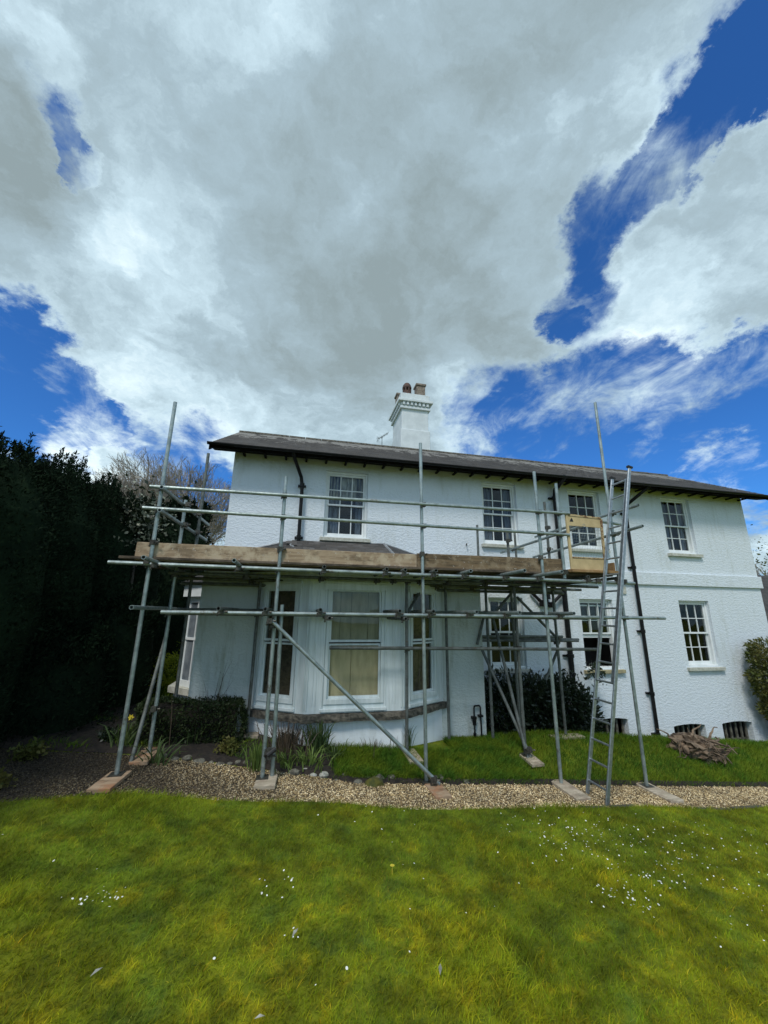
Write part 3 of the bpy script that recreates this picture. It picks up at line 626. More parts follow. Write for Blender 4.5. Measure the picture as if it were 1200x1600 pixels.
downpipe([(5.95, 7.5, 5.12), (5.95, 7.88, 4.9), (5.93, 7.90, 4.7), (5.92, 7.90, -.7)], .056, [4.7, 2.9, 1.1])
downpipe([(-.27, 7.5, 5.12), (-.26, 7.55, 5.03), (-.08, 7.86, 4.68), (-.05, 7.89, 4.5), (-.05, 7.89, 3.22)], .036, [4.52, 3.42])
mb = MB(); mb.path([(5.10, 7.93, 2.46), (5.36, 7.90, 2.20), (5.55, 7.90, 2.16)], .036, 10); mb.path([(5.92, 7.90, 2.48), (5.56, 7.90, 2.18)], .036, 10); mb.path([(5.46, 7.92, 2.75), (5.46, 7.90, 2.2)], .04, 10)
mb.tube((5.46, 7.9, 2.30), (5.46, 7.9, 2.44), .085, n=12); mb.tube((5.36, 7.9, 2.14), (5.36, 7.9, 2.28), .075, n=12); mb.tube((5.58, 7.9, 2.12), (5.58, 7.9, 2.24), .075, n=12)
mb.build('waste_pipe', M['black'], house)
MB().box(7.56, 7.67, YW-.03, YW-.002, 2.47, 2.64).build('alarm_box', M['sill'], house)
for (x, z) in ((3.62, 3.45), (2.02, 3.42)): 
    if x > 3: MB().path([(x, 7.998, z), (x-.01, 7.95, z+.03), (x-.01, 7.93, z-.03)], .009, 6).build('wall_hook', M['black'], house)

# chimney
cx0, cx1, cy0, cy1 = 2.76, 3.70, 10.5, 11.76
mb = MB(); mb.box(cx0, cx1, cy0, cy1, 5.8, 7.42); mb.box(cx0+.04, cx1-.04, cy0+.04, cy1-.04, 7.42, 8.16)
chim = mb.build('chimney', M['chimney'], house, bevel=.012)
cb = MB(); cb.box(cx0-.02, cx1+.02, cy0-.02, cy1+.02, 8.12, 8.20); cb.box(cx0-.09, cx1+.09, cy0-.09, cy1+.09, 8.34, 8.42); cb.box(cx0-.0, cx1+.0, cy0-.0, cy1+.0, 8.42, 8.66); cb.box(cx0+.01, cx1-.01, cy0+.01, cy1-.01, 8.20, 8.34); cb.build('cornice', M['chimney'], chim, bevel=.008)
for k in range(7):
    X = cx0+.02+(cx1-cx0-.04)*(k+.5)/7; MB().box(X-.035, X+.035, cy0-.055, cy0+.005, 8.235, 8.335).build('dentil', M['chimney'], chim)
for k in range(9):
    Yk = cy0+.02+(cy1-cy0-.04)*(k+.5)/9; MB().box(cx0-.055, cx0+.005, Yk-.035, Yk+.035, 8.235, 8.335).build('dentil', M['chimney'], chim)
pt = MB(); pt.box(3.30, 3.58, 10.56, 10.84, 8.66, 9.02); pt.box(3.27, 3.61, 10.53, 10.87, 9.02, 9.09); pt.build('chimney_pot', M['terracotta'], chim, bevel=.01)
pt = MB(); pt.box(2.84, 3.06, 11.30, 11.58, 8.66, 9.05); pt.box(2.81, 3.09, 11.27, 11.61, 9.05, 9.12); pt.build('chimney_pot', M['terracotta'], chim, bevel=.01)
R_ = [(.135, 8.66), (.145, 8.82)]
cw = MB().lathe((3.02, 10.74, 0), [(.135, 8.66), (.145, 8.72), (.14, 8.84)], 16)
for k in range(8):
    a = k*math.pi/4+.2; c_, s_ = math.cos(a), math.sin(a); cw.obox((3.02+c_*.105-s_*.026, 10.74+s_*.105+c_*.026, 8.83), (c_*.035, s_*.035, 0), (s_*.052, -c_*.052, 0), (0, 0, .13))
cw.lathe((3.02, 10.74, 0), [(.15, 8.95), (.147, 9.0), (.125, 9.07), (.085, 9.13), (.03, 9.165)], 16)
cw.build('cowl_pot', M['cowl'], chim, smooth=False)

# aerial beyond the ridge
a = thing('tv_aerial', (2.2, 10.6, 6.8), 'small thin television aerial on the roof ridge left of the chimney', 'aerial')
MB().tube((2.2, 10.62, 6.75), (2.2, 10.62, 7.12), .010, n=6).build('mast', M['steel_old'], a)
MB().tube((2.08, 10.62, 7.04), (2.38, 10.62, 7.26), .008, n=6).build('boom', M['steel_old'], a)
mb = MB()
for k in range(7):
    u = k/6; x, z = 2.08+.3*u, 7.04+.22*u; mb.tube((x-.005, 10.50, z), (x+.005, 10.74, z), .004, n=4); mb.tube((x, 10.62, z-.04*(1-u)-.02), (x, 10.62, z+.05), .004, n=4)
mb.build('elements', M['steel_old'], a); mb = MB()
for z in (6.95, 7.0, 7.05, 7.10): mb.tube((2.02, 10.62, z), (2.12, 10.62, z+.0), .004, n=4)
mb.tube((2.07, 10.62, 6.93), (2.07, 10.62, 7.13), .004, n=4); mb.build('reflector', M['steel_old'], a)

# ground floor projection with the canted bay
YE = 6.67
mb = MB(); mb.quad((-1.475, YE, -1), (3.255, YE, -1), (3.255, YE, 2.86), (-1.475, YE, 2.86)); mb.quad((-1.475, YE, -1), (-1.475, YE, 2.86), (-1.475, YW-.002, 2.86), (-1.475, YW-.002, -1)); mb.quad((3.255, YE, -1), (3.255, YW-.002, -1), (3.255, YW-.002, 2.86), (3.255, YE, 2.86))
mb.build('projection_wall', M['wall_low'], house)
mb = MB(); mb.quad((-1.53, YE-.06, 2.862), (3.31, YE-.06, 2.862), (3.31, YW-.003, 3.10), (-1.53, YW-.003, 3.10)); mb.quad((-1.53, YE-.06, 2.80), (3.31, YE-.06, 2.80), (3.31, YE-.06, 2.862), (-1.53, YE-.06, 2.862)); mb.build('flat_roof', M['lead'], house)
BP = [(-.64, YE), (.20, 6.16), (1.66, 6.16), (2.50, YE)]
def offs(d): # polygon grown outward by d
    out = []
    for i, (x, y) in enumerate(BP):
        if i in (0, 3): out.append((x+(-d*1.0 if i == 0 else d*1.0), y-.0)); continue
        sgn = -1 if i == 1 else 1; out.append((x+sgn*d*.30, y-d))
    return out
bay_o = MB().prism(offs(-.03)+[(2.45, YE+.04), (-.6, YE+.04)], -.5, .445).build('bay_window', M['render'], house)
lp = offs(.075)
sl = MB(); n = 26
def along(poly, n):
    pts = [];
    for (a, b) in zip(poly, poly[1:]):
        L = math.dist(a, b); k = max(2, int(L/.06))
        for i in range(k): pts.append((a[0]+(b[0]-a[0])*i/k, a[1]+(b[1]-a[1])*i/k))
    return pts+[poly[-1]]
pts = along(lp, 0); R0 = []
for (x, y) in pts:
    j = lambda s: random.uniform(-s, s); R0.append([(x, y+.13, .552+j(.004)), (x+j(.01), y+j(.012), .545+j(.008)), (x+j(.008), y-.004+j(.010), .50+j(.01)), (x+j(.01), y+j(.010), .452+j(.008)), (x, y+.13, .447)])
for A_, B_ in zip(R0, R0[1:]):
    for k in range(4): sl.quad(A_[k], B_[k], B_[k+1], A_[k+1])
sl.build('stone_sill', M['ledge'], bay_o)
def facet(P, Q):
    P, Q = Vector((*P, 0)), Vector((*Q, 0)); u = (Q-P); L = u.length; u.normalize(); n_ = Vector((u.y, -u.x, 0))
    def fb(mb, u0, u1, d0, d1, z0, z1): return mb.obox(P+u*u0+n_*d1+Vector((0, 0, z0)), u*(u1-u0), -n_*(d1-d0), Vector((0, 0, z1-z0)))
    return fb, L, u, n_, P
def bay_facet(P, Q, g0, g1, boards_mat, zb=.74, zt=2.31, front=False, lab=None):
    fb, L, u, n_, P3 = facet(P, Q)
    mb = MB(); e = .002
    fb(mb, 0+e, g0-.05, -.10, 0, .552, 2.50); fb(mb, g1+.05, L-e, -.10, 0, .552, 2.50)
    fb(mb, g0-.05+e, g1+.05-e, -.10, -.004, .552, zb-.07); fb(mb, g0-.05+e, g1+.05-e, -.10, -.004, zt+.05, 2.50)
    # raised mouldings on the mullions
    for a, b in ((.012, .032), (g0-.085, g0-.06), (g1+.06, g1+.085), (L-.032, L-.012)):
        fb(mb, a, b, 0, .012, .60, 2.44)
    if front:
        for a in (.10, .145, L-.17, L-.125): fb(mb, a, a+.012, 0, .007, .66, 2.30)
    fb(mb, g0-.09, g1+.09, -.002, .03, .575, .615)
    mb.build('panel', M['paint_bay'], bay_o, bevel=.003)
    w = MB(); fb(w, g0-.05+e, g0, -.07, .012, zb-.07+e, zt+.05-e); fb(w, g1, g1+.05-e, -.07, .012, zb-.07+e, zt+.05-e); fb(w, g0, g1, -.07, .012, zb-.07+e, zb); fb(w, g0, g1, -.07, .012, zt, zt+.05-e)
    win = w.build('window', M['paint_bay'], house, bevel=.003)
    if lab: win['label'] = lab
    mid = 1.50
    for (a, b, dp) in ((zb, mid+.01, -.055), (mid+.03, zt, -.03)):
        s_ = MB(); fb(s_, g0+e, g0+.03, dp, dp+.025, a+e, b-e); fb(s_, g1-.03, g1-e, dp, dp+.025, a+e, b-e); fb(s_, g0+.03, g1-.03, dp, dp+.025, a+e, a+.035); fb(s_, g0+.03, g1-.03, dp, dp+.025, b-.028, b-e)
        s_.build('sash', M['paint_bay'], win)
        p_ = MB(); fb(p_, g0+.03, g1-.03, dp+.010, dp+.013, a+.035, b-.028); p_.build('pane', M['glass'], win)
        cuts = [0, .34, .70, 1] if a > 1.2 else [0, .44, 1]
        if a > 1.2 and front: cuts = [0, .2, .42, .76, 1]
        for c0, c1 in zip(cuts, cuts[1:]):
            q = MB(); W_ = g1-g0-.02; fb(q, g0+.01+W_*c0+.003, g0+.01+W_*c1-.003, -.115-random.uniform(0, .008), -.09, a-.0, b); q.build('board', M['ply_grey'] if (front and a > 1.2) else boards_mat, win)
    d_ = MB(); fb(d_, g0-.04, g1+.04, -.16, -.13, zb-.06, zt+.04); d_.build('backing', M['dark'], win)
    # scalloped valance and cornice
    v_ = MB(); k = int((g1-g0+.2)/.045)
    for i in range(k):
        a = g0-.1+(g1-g0+.2)*i/k; b = g0-.1+(g1-g0+.2)*(i+1)/k; q0 = P3+u*a+n_*.05; q1 = P3+u*b+n_*.05; zz_ = Vector((0, 0, 1))
        m_ = (q0+q1)/2; v_.quad(tuple(q0+zz_*2.315), tuple(q0.lerp(q1, .25)+zz_*2.297), tuple(m_+zz_*2.290), tuple(q0.lerp(q1, .75)+zz_*2.297), tuple(q1+zz_*2.315), tuple(q1+zz_*2.40), tuple(q0+zz_*2.40))
    fb(v_, g0-.1, g1+.1, .0, .055, 2.402, 2.43)
    if front or True: v_.build('valance', M['paint_bay'], bay_o)
bay_facet(BP[1], BP[2], .31, 1.11, M['ply'], front=True, lab='wide front bay window boarded with pale plywood sheets')
bay_facet(BP[0], BP[1], .20, .74, M['ply_dark'], lab='left side bay window boarded with dark panels')
bay_facet(BP[2], BP[3], .22, .76, M['ply_dark'], lab='right side bay window boarded behind its glass')
co = [(x, y) for x, y in offs(.14)]
MB().prism(co+[(2.6, YE-.003), (-.74, YE-.003)], 2.502, 2.60).build('cornice', M['paint_bay'], bay_o, bevel=.004)
ev = offs(.18); tp = [(-.25, YW-.004, 3.34), (1.74, YW-.004, 3.38)]
E_ = [(ev[0][0]-.06, YE-.06, 2.61), (*ev[1], 2.61), (*ev[2], 2.61), (ev[3][0]+.06, YE-.06, 2.61)]
mb = MB(); mb.quad(E_[1], E_[2], tp[1], tp[0]); mb.quad(E_[0], E_[1], tp[0]); mb.quad(E_[2], E_[3], tp[1]); mb.quad(E_[0], tp[0], (-.95, YW-.004, 3.12)); mb.quad(E_[3], (2.6, YW-.004, 3.12), tp[1])
mb.build('bay_roof', M['slate'], bay_o)
slf = (3.36-2.61)/(YW-ev[1][1])
slate_field('bay_slates', -.4, 1.95, ev[1][1]+.01, YW-.03, lambda y: 2.615+slf*(y-ev[1][1]), bay_o, wd=.22, ex=.17, clip=lambda x, y: (x > ev[1][0]+(tp[0][0]-ev[1][0])*(y-6)/2-.02) and (x < ev[2][0]+(tp[1][0]-ev[2][0])*(y-6)/2+.02), base=(1.9, 1.8, 1.7))
mb = MB()
mb.tube(E_[1], tp[0], .028, n=6); mb.tube(E_[2], tp[1], .028, n=6); mb.tube(tp[0], tp[1], .02, n=6); mb.tube(E_[0], (-.95, YW-.02, 3.14), .02, n=6); mb.tube(tp[0], (-.95, YW-.02, 3.14), .022, n=6); mb.tube(tp[1], (2.55, YW-.02, 3.14), .022, n=6)
mb.build('lead_flashing', M['lead'], bay_o)
# gas riser on the projection wall
mb = MB(); mb.path([(3.02, YE-.05, -.05), (3.02, YE-.05, .44), (3.035, YE-.05, .47), (3.115, YE-.05, .475), (3.135, YE-.05, .45), (3.14, YE-.05, -.06)], .014, 8); mb.tube((3.02, YE-.05, .18), (3.02, YE-.05, .26), .03, n=10); mb.box(2.98, 3.05, YE-.08, YE-.002, .27, .31); mb.box(3.10, 3.17, YE-.08, YE-.002, .30, .33); mb.tube((3.02, YE-.05, .02), (3.02, YE-.05, .06), .026, n=10)
mb.build('gas_pipe', M['black'], house)

# bay on the left gable, seen past the corner
sb = [(-1.47, 7.35), (-1.98, 7.85), (-1.98, 9.35), (-1.47, 9.85)]
MB().prism(sb, -.5, .60).build('side_bay', M['render'], house)
MB().prism([(-1.47, 7.25), (-2.07, 7.82), (-2.07, 9.4), (-1.47, 9.95)], .602, .70).build('side_bay_sill', M['sill'], house)
sw = MB(); ins = [(-1.47, 7.42), (-1.90, 7.87), (-1.90, 9.33), (-1.47, 9.78)]
for (x, y) in ins[:]: sw.box(x-.05, x+.05 if x < -1.6 else x-.001, y-.05, y+.05, .702, 2.2)
def bw_(P, Q, u0, u1, z0, z1, mat_mb, th=.04):
    P, Q = Vector((*P, 0)), Vector((*Q, 0)); u = Q-P; mat_mb.obox(P+u*u0+Vector((0, 0, z0)), u*(u1-u0), Vector((u.y, -u.x, 0)).normalized()*th, Vector((0, 0, z1-z0)))
for P_, Q_ in ((ins[1], ins[0]), (ins[2], ins[1]), (ins[3], ins[2])):
    bw_(P_, Q_, .03, .97, .702, .80, sw); bw_(P_, Q_, .03, .97, 1.46, 1.50, sw); bw_(P_, Q_, .03, .97, 2.10, 2.2, sw); bw_(P_, Q_, .48, .52, .80, 2.1, sw, .03)
swo = sw.build('side_bay_window', M['paint'], house)
for P_, Q_ in ((ins[1], ins[0]), (ins[2], ins[1]), (ins[3], ins[2])):
    q = MB(); bw_(P_, Q_, .03, .48, .80, 2.1, q, .012); bw_(P_, Q_, .52, .97, .80, 2.1, q, .012); q.build('pane', M['pane_grey'], swo)
MB().prism([(-1.477, 7.28), (-2.02, 7.80), (-2.02, 9.4), (-1.477, 9.9)], 2.202, 2.42).build('fascia', M['paint'], house)
mb = MB(); e0 = [(-1.478, 7.2, 2.43), (-2.10, 7.76, 2.43), (-2.10, 9.45, 2.43), (-1.478, 10.0, 2.43)]; t0 = [(-1.478, 7.9, 2.8), (-1.478, 9.3, 2.8)]
mb.quad(e0[0], e0[1], t0[0]); mb.quad(e0[1], e0[2], t0[1], t0[0]); mb.quad(e0[2], e0[3], t0[1]); mb.quad(*e0[::-1]); mb.build('side_bay_roof', M['slate'], house)

# ------------------------------------------------------------------ scaffold
sc = thing('scaffold', (1.5, 5.9, 0), 'independent tube and fitting scaffold of galvanised poles standing in front of the bay and platform', 'scaffold')
TR = .0242
def tube(name, p, q, mat='steel', r=TR, hollow=True): return MB().tube(p, q, r, n=12, hollow=hollow).build(name, M[mat], sc)
Y0, Y1, Y2 = 5.30, 5.95, 6.50
ST = [(-1.795, Y0, 4.74), (-.26, Y0, 3.80), (1.735, Y0, 4.52), (3.637, Y0, 4.23), (4.99, Y0, 5.67),
      (-1.685, Y1, 3.53), (1.665, Y1, 2.48), (3.52, Y1, 2.52),
      (-1.60, Y2, 4.50), (-.585, Y2, 2.50), (2.52, Y2, 2.50), (3.28, Y2, 2.56), (4.63, Y2, 4.12), (3.78, Y2, 3.47)]
BASES = {}
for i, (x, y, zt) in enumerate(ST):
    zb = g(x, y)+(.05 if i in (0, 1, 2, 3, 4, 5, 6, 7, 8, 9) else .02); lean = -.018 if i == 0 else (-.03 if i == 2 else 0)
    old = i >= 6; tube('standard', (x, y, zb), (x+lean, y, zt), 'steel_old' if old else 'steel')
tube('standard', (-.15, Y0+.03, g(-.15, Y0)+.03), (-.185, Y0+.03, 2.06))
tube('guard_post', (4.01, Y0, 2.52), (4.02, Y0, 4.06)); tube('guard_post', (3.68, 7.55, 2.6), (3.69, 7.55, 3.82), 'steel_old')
tube('guard_post', (4.57, 7.55, 2.6), (4.57, 7.55, 3.72), 'steel_old')
F_ = Y0-.052; B_ = Y0+.052
LEDG = [('ledger', (-2.24, F_, 2.52), (5.22, F_, 2.475)), ('ledger', (-1.58, F_, 1.95), (5.70, F_, 1.945)), ('guard_rail', (-1.93, F_, 3.50), (4.17, F_, 3.55)), ('guard_rail', (-1.97, F_, 3.215), (4.13, F_, 3.20))]
for nme, p, q in LEDG: tube(nme, p, q)
for nme, p, q in (('ledger', (-1.75, Y1-.05, 2.47), (5.1, Y1-.05, 2.45)), ('ledger', (-1.8, Y2-.05, 2.44), (5.2, Y2-.05, 2.43)), ('ledger', (-1.75, Y2+.05, 2.37), (4.9, Y2+.05, 2.36)), ('ledger', (-1.70, Y1+.05, 1.93), (4.9, Y1+.05, 1.92)), ('ledger', (.50, Y1-.06, 1.475), (4.99, Y1-.06, 1.425)),
                  ('ledger', (-1.72, Y2-.05, 1.98), (-.3, Y2-.05, 1.98)), ('ledger', (3.4, 7.15, 2.45), (5.3, 7.15, 2.44)), ('ledger', (3.3, 7.5, 2.47), (5.2, 7.5, 2.47)), ('spare_tube', (3.40, 7.2, 1.53), (5.62, 7.2, 1.49)), ('spare_tube', (3.45, 7.12, 1.48), (5.55, 7.12, 1.47)), ('spare_tube', (3.3, 7.05, 1.56), (5.15, 7.05, 1.555))):
    tube(nme, p, q, 'steel_old')
ZT = 2.548
TX = [(-1.72, 4.83), (-.75, 4.80), (.32, 5.12), (1.16, 5.14), (1.42, 5.14), (1.85, 5.10), (2.31, 4.98), (2.95, 4.69), (3.50, 4.67), (4.35, 5.2), (4.9, 5.18)]
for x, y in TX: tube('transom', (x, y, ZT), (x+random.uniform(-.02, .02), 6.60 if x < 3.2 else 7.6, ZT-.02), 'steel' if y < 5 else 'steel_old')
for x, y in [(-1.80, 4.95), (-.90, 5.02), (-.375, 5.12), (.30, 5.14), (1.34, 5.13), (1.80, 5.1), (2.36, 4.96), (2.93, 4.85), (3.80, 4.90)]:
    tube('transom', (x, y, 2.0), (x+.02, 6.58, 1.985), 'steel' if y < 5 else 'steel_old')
for x in (.42, 1.42): tube('transom', (x, 5.12, 1.90), (x, 6.5, 1.89), 'steel_old')
# returns at both ends
for p, q in (((-1.745, 5.1, 3.46), (-1.64, 7.3, 3.45)), ((-1.72, 5.08, 3.16), (-1.60, 7.1, 3.14))): tube('guard_rail', p, q)
for p, q in (((4.95, 4.70, 3.60), (4.97, 7.4, 3.60)), ((4.95, 4.68, 3.275), (4.95, 7.5, 3.17)), ((4.42, 5.25, 3.37), (4.38, 7.85, 3.29)), ((4.5, 5.36, 3.50), (5.15, 5.28, 3.44))): tube('guard_rail', p, q)
# braces
for p, q, mt in (((-.30, 5.18, 1.87), (1.86, 5.18, -.06), 'steel'), ((-1.80, 5.70, .19), (-1.83, 6.5, 1.70), 'steel_old'), ((3.50, 5.86, -.10), (3.41, 6.55, 1.95), 'steel_old'), ((3.55, 5.86, -.08), (3.16, 6.55, 1.42), 'steel_old'),
                 ((3.95, 6.6, 2.28), (4.66, 6.6, 1.60), 'steel_old'), ((4.70, 6.6, 1.36), (4.40, 6.6, .85), 'steel_old'), ((3.3, 6.60, 2.02), (3.12, 6.6, 1.45), 'steel_old'), ((1.68, 5.95, 1.98), (2.1, 6.5, 2.4), 'steel_old'), ((3.45, 6.7, 1.9), (3.9, 6.7, 2.35), 'steel_old')):
    tube('brace', p, q, mt)
# couplers at the crossings
cm = MB()
cm.tube((0, 0, -.028), (0, 0, .028), .034, n=10); cm.box(-.030, .030, -.062, -.022, -.030, .030); cm.tube((.036, -.035, 0), (.075, -.035, 0), .008, n=6); cm.tube((.056, -.035, 0), (.072, -.035, 0), .014, n=6); cm.tube((-.036, -.045, .0), (-.036, -.045, -.055), .007, n=6); cm.tube((-.036, -.045, -.035), (-.036, -.045, -.05), .013, n=6)
CM = cm.mesh('coupler')
def coupler(x, y, z, rz=0, rx=0):
    put('coupler', CM, M['coupler'], sc, (x, y, z), Matrix.Rotation(rz, 4, 'Z') @ Matrix.Rotation(rx, 4, 'X'))
def lz(p, q, x): return p[2]+(q[2]-p[2])*(x-p[0])/(q[0]-p[0])
for (x, y, zt) in ST[:5]:
    for nme, p, q in LEDG:
        if p[0]-.05 < x < q[0] and zt > lz(p, q, x): coupler(x, y, lz(p, q, x), random.choice((0, 0, .3)))
for (x, y, zt) in ST[5:]:
    for z in (2.45, 1.93): 
        if zt > z: coupler(x, y, z, random.uniform(-.6, .6))
    if y == Y1 and x > 1: coupler(x, y, 1.45)
coupler(-1.64, Y1, 3.16); coupler(-1.64, Y1, 3.46); coupler(-1.61, Y2, 3.46); coupler(-1.6, Y2, 3.16)
for x, y in TX: coupler(x, F_-.0, 2.50, 0, 0); 
for x in (.32, 1.16, 1.42, 1.85, 2.31, 2.95, -.75): coupler(x, Y1-.05, 2.44, .5); coupler(x+.05, Y2-.05, 2.41, -.4)
for x in (-.9, -.375, .30, 1.34, 1.80, 2.36, 2.93, 3.80): coupler(x, F_, 1.965)
for x, y, z in ((-.30, 5.20, 1.86), (-.26, 5.24, 1.80), (4.95, F_, 3.58), (4.99, 5.27, 3.62), (4.99, 5.27, 3.26), (4.63, Y2, 3.60), (4.63, Y2, 3.18), (4.02, Y0, 3.55), (4.01, Y0, 3.2), (4.0, Y0, 2.62), (-1.81, 5.27, 2.545), (3.5, 5.9, .0), (3.55, 5.88, .02), (1.80, 5.18, .0), (-1.69, 5.92, .75), (4.4, 7.4, 3.3), (4.42, 5.6, 3.38), (.42, F_, 1.90), (1.42, F_, 1.90), (4.55, F_, 2.5), (5.0, F_, 2.5), (-.2, 5.3, .33), (-.2, 5.3, .38), (3.78, Y2, 3.30), (3.64, 5.33, 2.83), (-1.79, 5.33, 2.79), (1.72, 5.33, 2.80), (-.27, 5.33, 2.78), (4.7, 6.6, 1.55), (4.63, 6.55, 1.48)):
    coupler(x, y, z, random.uniform(-.5, .5))
# base plates
for i in (0, 1, 2, 3, 4, 5, 7):
    x, y, _ = ST[i]; MB().box(x-.07, x+.07, y-.07, y+.07, g(x, y)+.042, g(x, y)+.050).build('base_plate', M['coupler'], sc)
# toe boards
def board(name, x0, x1, y0, y1, z0, z1, mat, parent=None, dz=0, **kw):
    return MB().obox((x0, y0, z0), (x1-x0, 0, dz), (0, y1-y0, 0), (0, 0, z1-z0)).build(name, M[mat], parent, bevel=.004, **kw)
board('toe_board', -2.0, 1.645, 5.335, 5.373, 2.570, 2.795, 'toe1', sc)
board('toe_board', 1.65, 4.055, 5.333, 5.371, 2.572, 2.812, 'toe2', sc, dz=.012)
MB().obox((-2.02, 5.38, 2.575), (.038, 0, 0), (0, 1.1, 0), (0, 0, .2)).build('toe_board', M['toe2'], sc, bevel=.004)
MB().obox((4.98, 5.36, 2.62), (.03, 0, 0), (0, 1.3, 0), (0, 0, .19)).build('toe_board', M['orange'], sc, bevel=.004)
# deck boards: each lies loose on the transoms
DN = ['frontmost', 'second from the front', 'middle one', 'fourth from the front', 'fifth from the front', 'rearmost narrow one']
for r in range(6):
    x = -2.18+random.uniform(-.06, .06)
    first = True
    for L in (3.6, 3.75):
        y = 5.30+.232*r; xe = min(x+L, 4.9)
        board('deck_board', x, xe-.01, y, y+(.225 if r < 5 else .195), 2.578+random.uniform(-.003, .003), 2.612, 'deck', label=f'{DN[r]} of the scaffold deck planks, {"left" if first else "right"} length', cat='plank', group='planks of the scaffold deck'); first = False; x = xe
for r in range(4):
    y = 6.665+.232*r; x0 = 3.33+random.uniform(0, .1)
    board('deck_board', x0, 5.05+random.uniform(-.1, .1), y, y+.225, 2.578, 2.612, 'deck', label=f'{DN[r]} of the short planks nearer the wall at the right deck end', cat='plank', group='planks of the deck end by the wall')
board('fresh_plank', 4.07, 5.0, 5.18, 5.45, 2.615, 2.655, 'orange', label='orange-brown plank end under the cream safety gate', cat='plank')
# safety gate
gt = thing('safety_gate', (4.43, 5.27, 2.66), 'cream safety gate with wire mesh and rust stains beside the ladder head', 'gate')
GY = 5.245
mb = MB(); mb.box(4.105, 4.145, GY, GY+.035, 2.66, 3.545); mb.build('post', M['gate'], gt, bevel=.004)
mb = MB(); mb.obox((4.715, GY, 2.66), (.035, 0, 0), (0, .035, 0), (.03, 0, .84)); mb.build('post', M['gate_rust'], gt, bevel=.004)
MB().obox((4.145, GY, 3.515), (.60, 0, -.02), (0, .03, 0), (0, 0, .03)).build('top_rail', M['gate_rust'], gt)
MB().obox((4.147, GY+.008, 3.355), (.585, 0, -.005), (0, .018, 0), (0, 0, .155)).build('panel', M['gate'], gt)
MB().obox((4.147, GY+.008, 2.665), (.57, 0, .0), (0, .018, 0), (0, 0, .17)).build('panel', M['gate'], gt)
MB().box(4.146, 4.72, GY, GY+.03, 2.838, 2.858).build('rail', M['gate_rust'], gt)
mb = MB(); 
for i in range(1, 20): mb.tube((4.145+.03*i, GY+.016, 2.855), (4.145+.03*i, GY+.016, 3.355), .0016, n=4, cap=False)
for i in range(1, 10): mb.tube((4.145, GY+.014, 2.855+.05*i), (4.735, GY+.014, 2.855+.05*i), .0016, n=4, cap=False)
mb.build('wire_mesh', M['steel'], gt)
mb = MB(); mb.quad((4.165, GY+.006, 3.42), (4.235, GY+.006, 3.42), (4.225, GY+.006, 3.455), (4.205, GY+.006, 3.485), (4.18, GY+.006, 3.45)); mb.build('hinge_mark', M['cap'], gt)
mb = MB(); mb.tube((4.75, GY, 3.0), (4.83, GY, 3.0), .012, n=6); mb.box(4.75, 4.80, GY-.01, GY+.04, 2.98, 3.03); mb.build('latch', M['rust'], gt)

# ladder: leans to the right, one stile nearer the camera than the other
ld = thing('ladder', (3.87, 4.93, -.3), 'tall aluminium ladder leaning against the right end of the scaffold beside the cream gate', 'ladder')
yA, yB = 4.76, 5.10
def LP(s, y): return Vector((3.865+1.09*s, y, -.30+4.52*s))
for y, s1, nm in ((yA, 1.0, 'a'), (yB, .985, 'b')):
    mb = MB(); p, q = LP(-.002, y), LP(s1, y); d = (q-p).normalized(); up = Vector((0, 1, 0)); w = d.cross(up).normalized()
    mb.obox(p-w*.025-up*.012, d*(q-p).length, w*.050, up*.024); st = mb.build('stile', M['alu'], ld, bevel=.004)
    MB().obox(LP(s1, y)-w*.042-up*.022, d*.03, w*.084, up*.044).build('end_cap', M['cap'], st); MB().obox(LP(0, y)-w*.05-up*.022-d*.03, d*.045, w*.1, up*.044).build('foot', M['cap'], st)
    # second section riding on the first
    p, q = LP(.31, y+(.032 if y < 5 else -.032)), LP(s1-.04, y+(.032 if y < 5 else -.032)); mb = MB(); mb.obox(p-w*.018-up*.009+w*.014, q-p, w*.036, up*.018); mb.build('inner_stile', M['alu'], ld)
for k in range(18):
    s = (.18+.252*k)/4.65; a_, b_ = LP(s, yA+.01), LP(s, yB-.01); MB().tube(a_, b_, .0135, n=10).build('rung', M['alu'], ld)

# sole boards under the standards
def sole(x, y, L, Wd, ang, mat, lb, h=.04, two=False):
    c, s_ = math.cos(ang), math.sin(ang); z = g(x, y)+.004; o = Vector((x, y, z))-Vector((c, s_, 0))*L/2-Vector((-s_, c, 0))*Wd/2
    dz = g(x+c*L/2, y+s_*L/2)-g(x-c*L/2, y-s_*L/2)
    MB().obox(o, (c*L, s_*L, dz*.5), (-s_*Wd, c*Wd, 0), (0, 0, h)).build('sole_board', M[mat], label=lb, cat='board', bevel=.004)
sole(-1.80, 5.17, .46, .22, 1.5, 'sole', 'reddish sole board under the leftmost front pole of the scaffold')
sole(-.21, 5.22, .30, .23, 1.52, 'sole_pale', 'short pale sole block under the pair of poles left of the bay', h=.045)
sole(1.80, 5.08, .40, .20, 1.62, 'sole', 'pinkish sole board under the foot of the long diagonal brace')
sole(3.64, 5.14, .52, .21, 1.6, 'sole_pale', 'pale sole board under the front pole left of the ladder')
sole(5.0, 5.13, .56, .21, 1.6, 'sole_pale', 'pale sole board under the front pole right of the ladder')
sole(-1.70, 5.90, .46, .21, 1.52, 'sole', 'shaded sole board in the bed behind the leftmost pole')
sole(-.585, 6.48, .34, .2, 0, 'sole_pale', 'sole board in shade at the left end of the stone bay sill')
sole(1.72, 5.88, .42, .20, 1.6, 'sole_pale', 'sole board on the grass at the right corner of the bay')
sole(3.54, 5.82, .32, .2, 1.6, 'sole_pale', 'sole board on the grass bank under the crossed rakers')
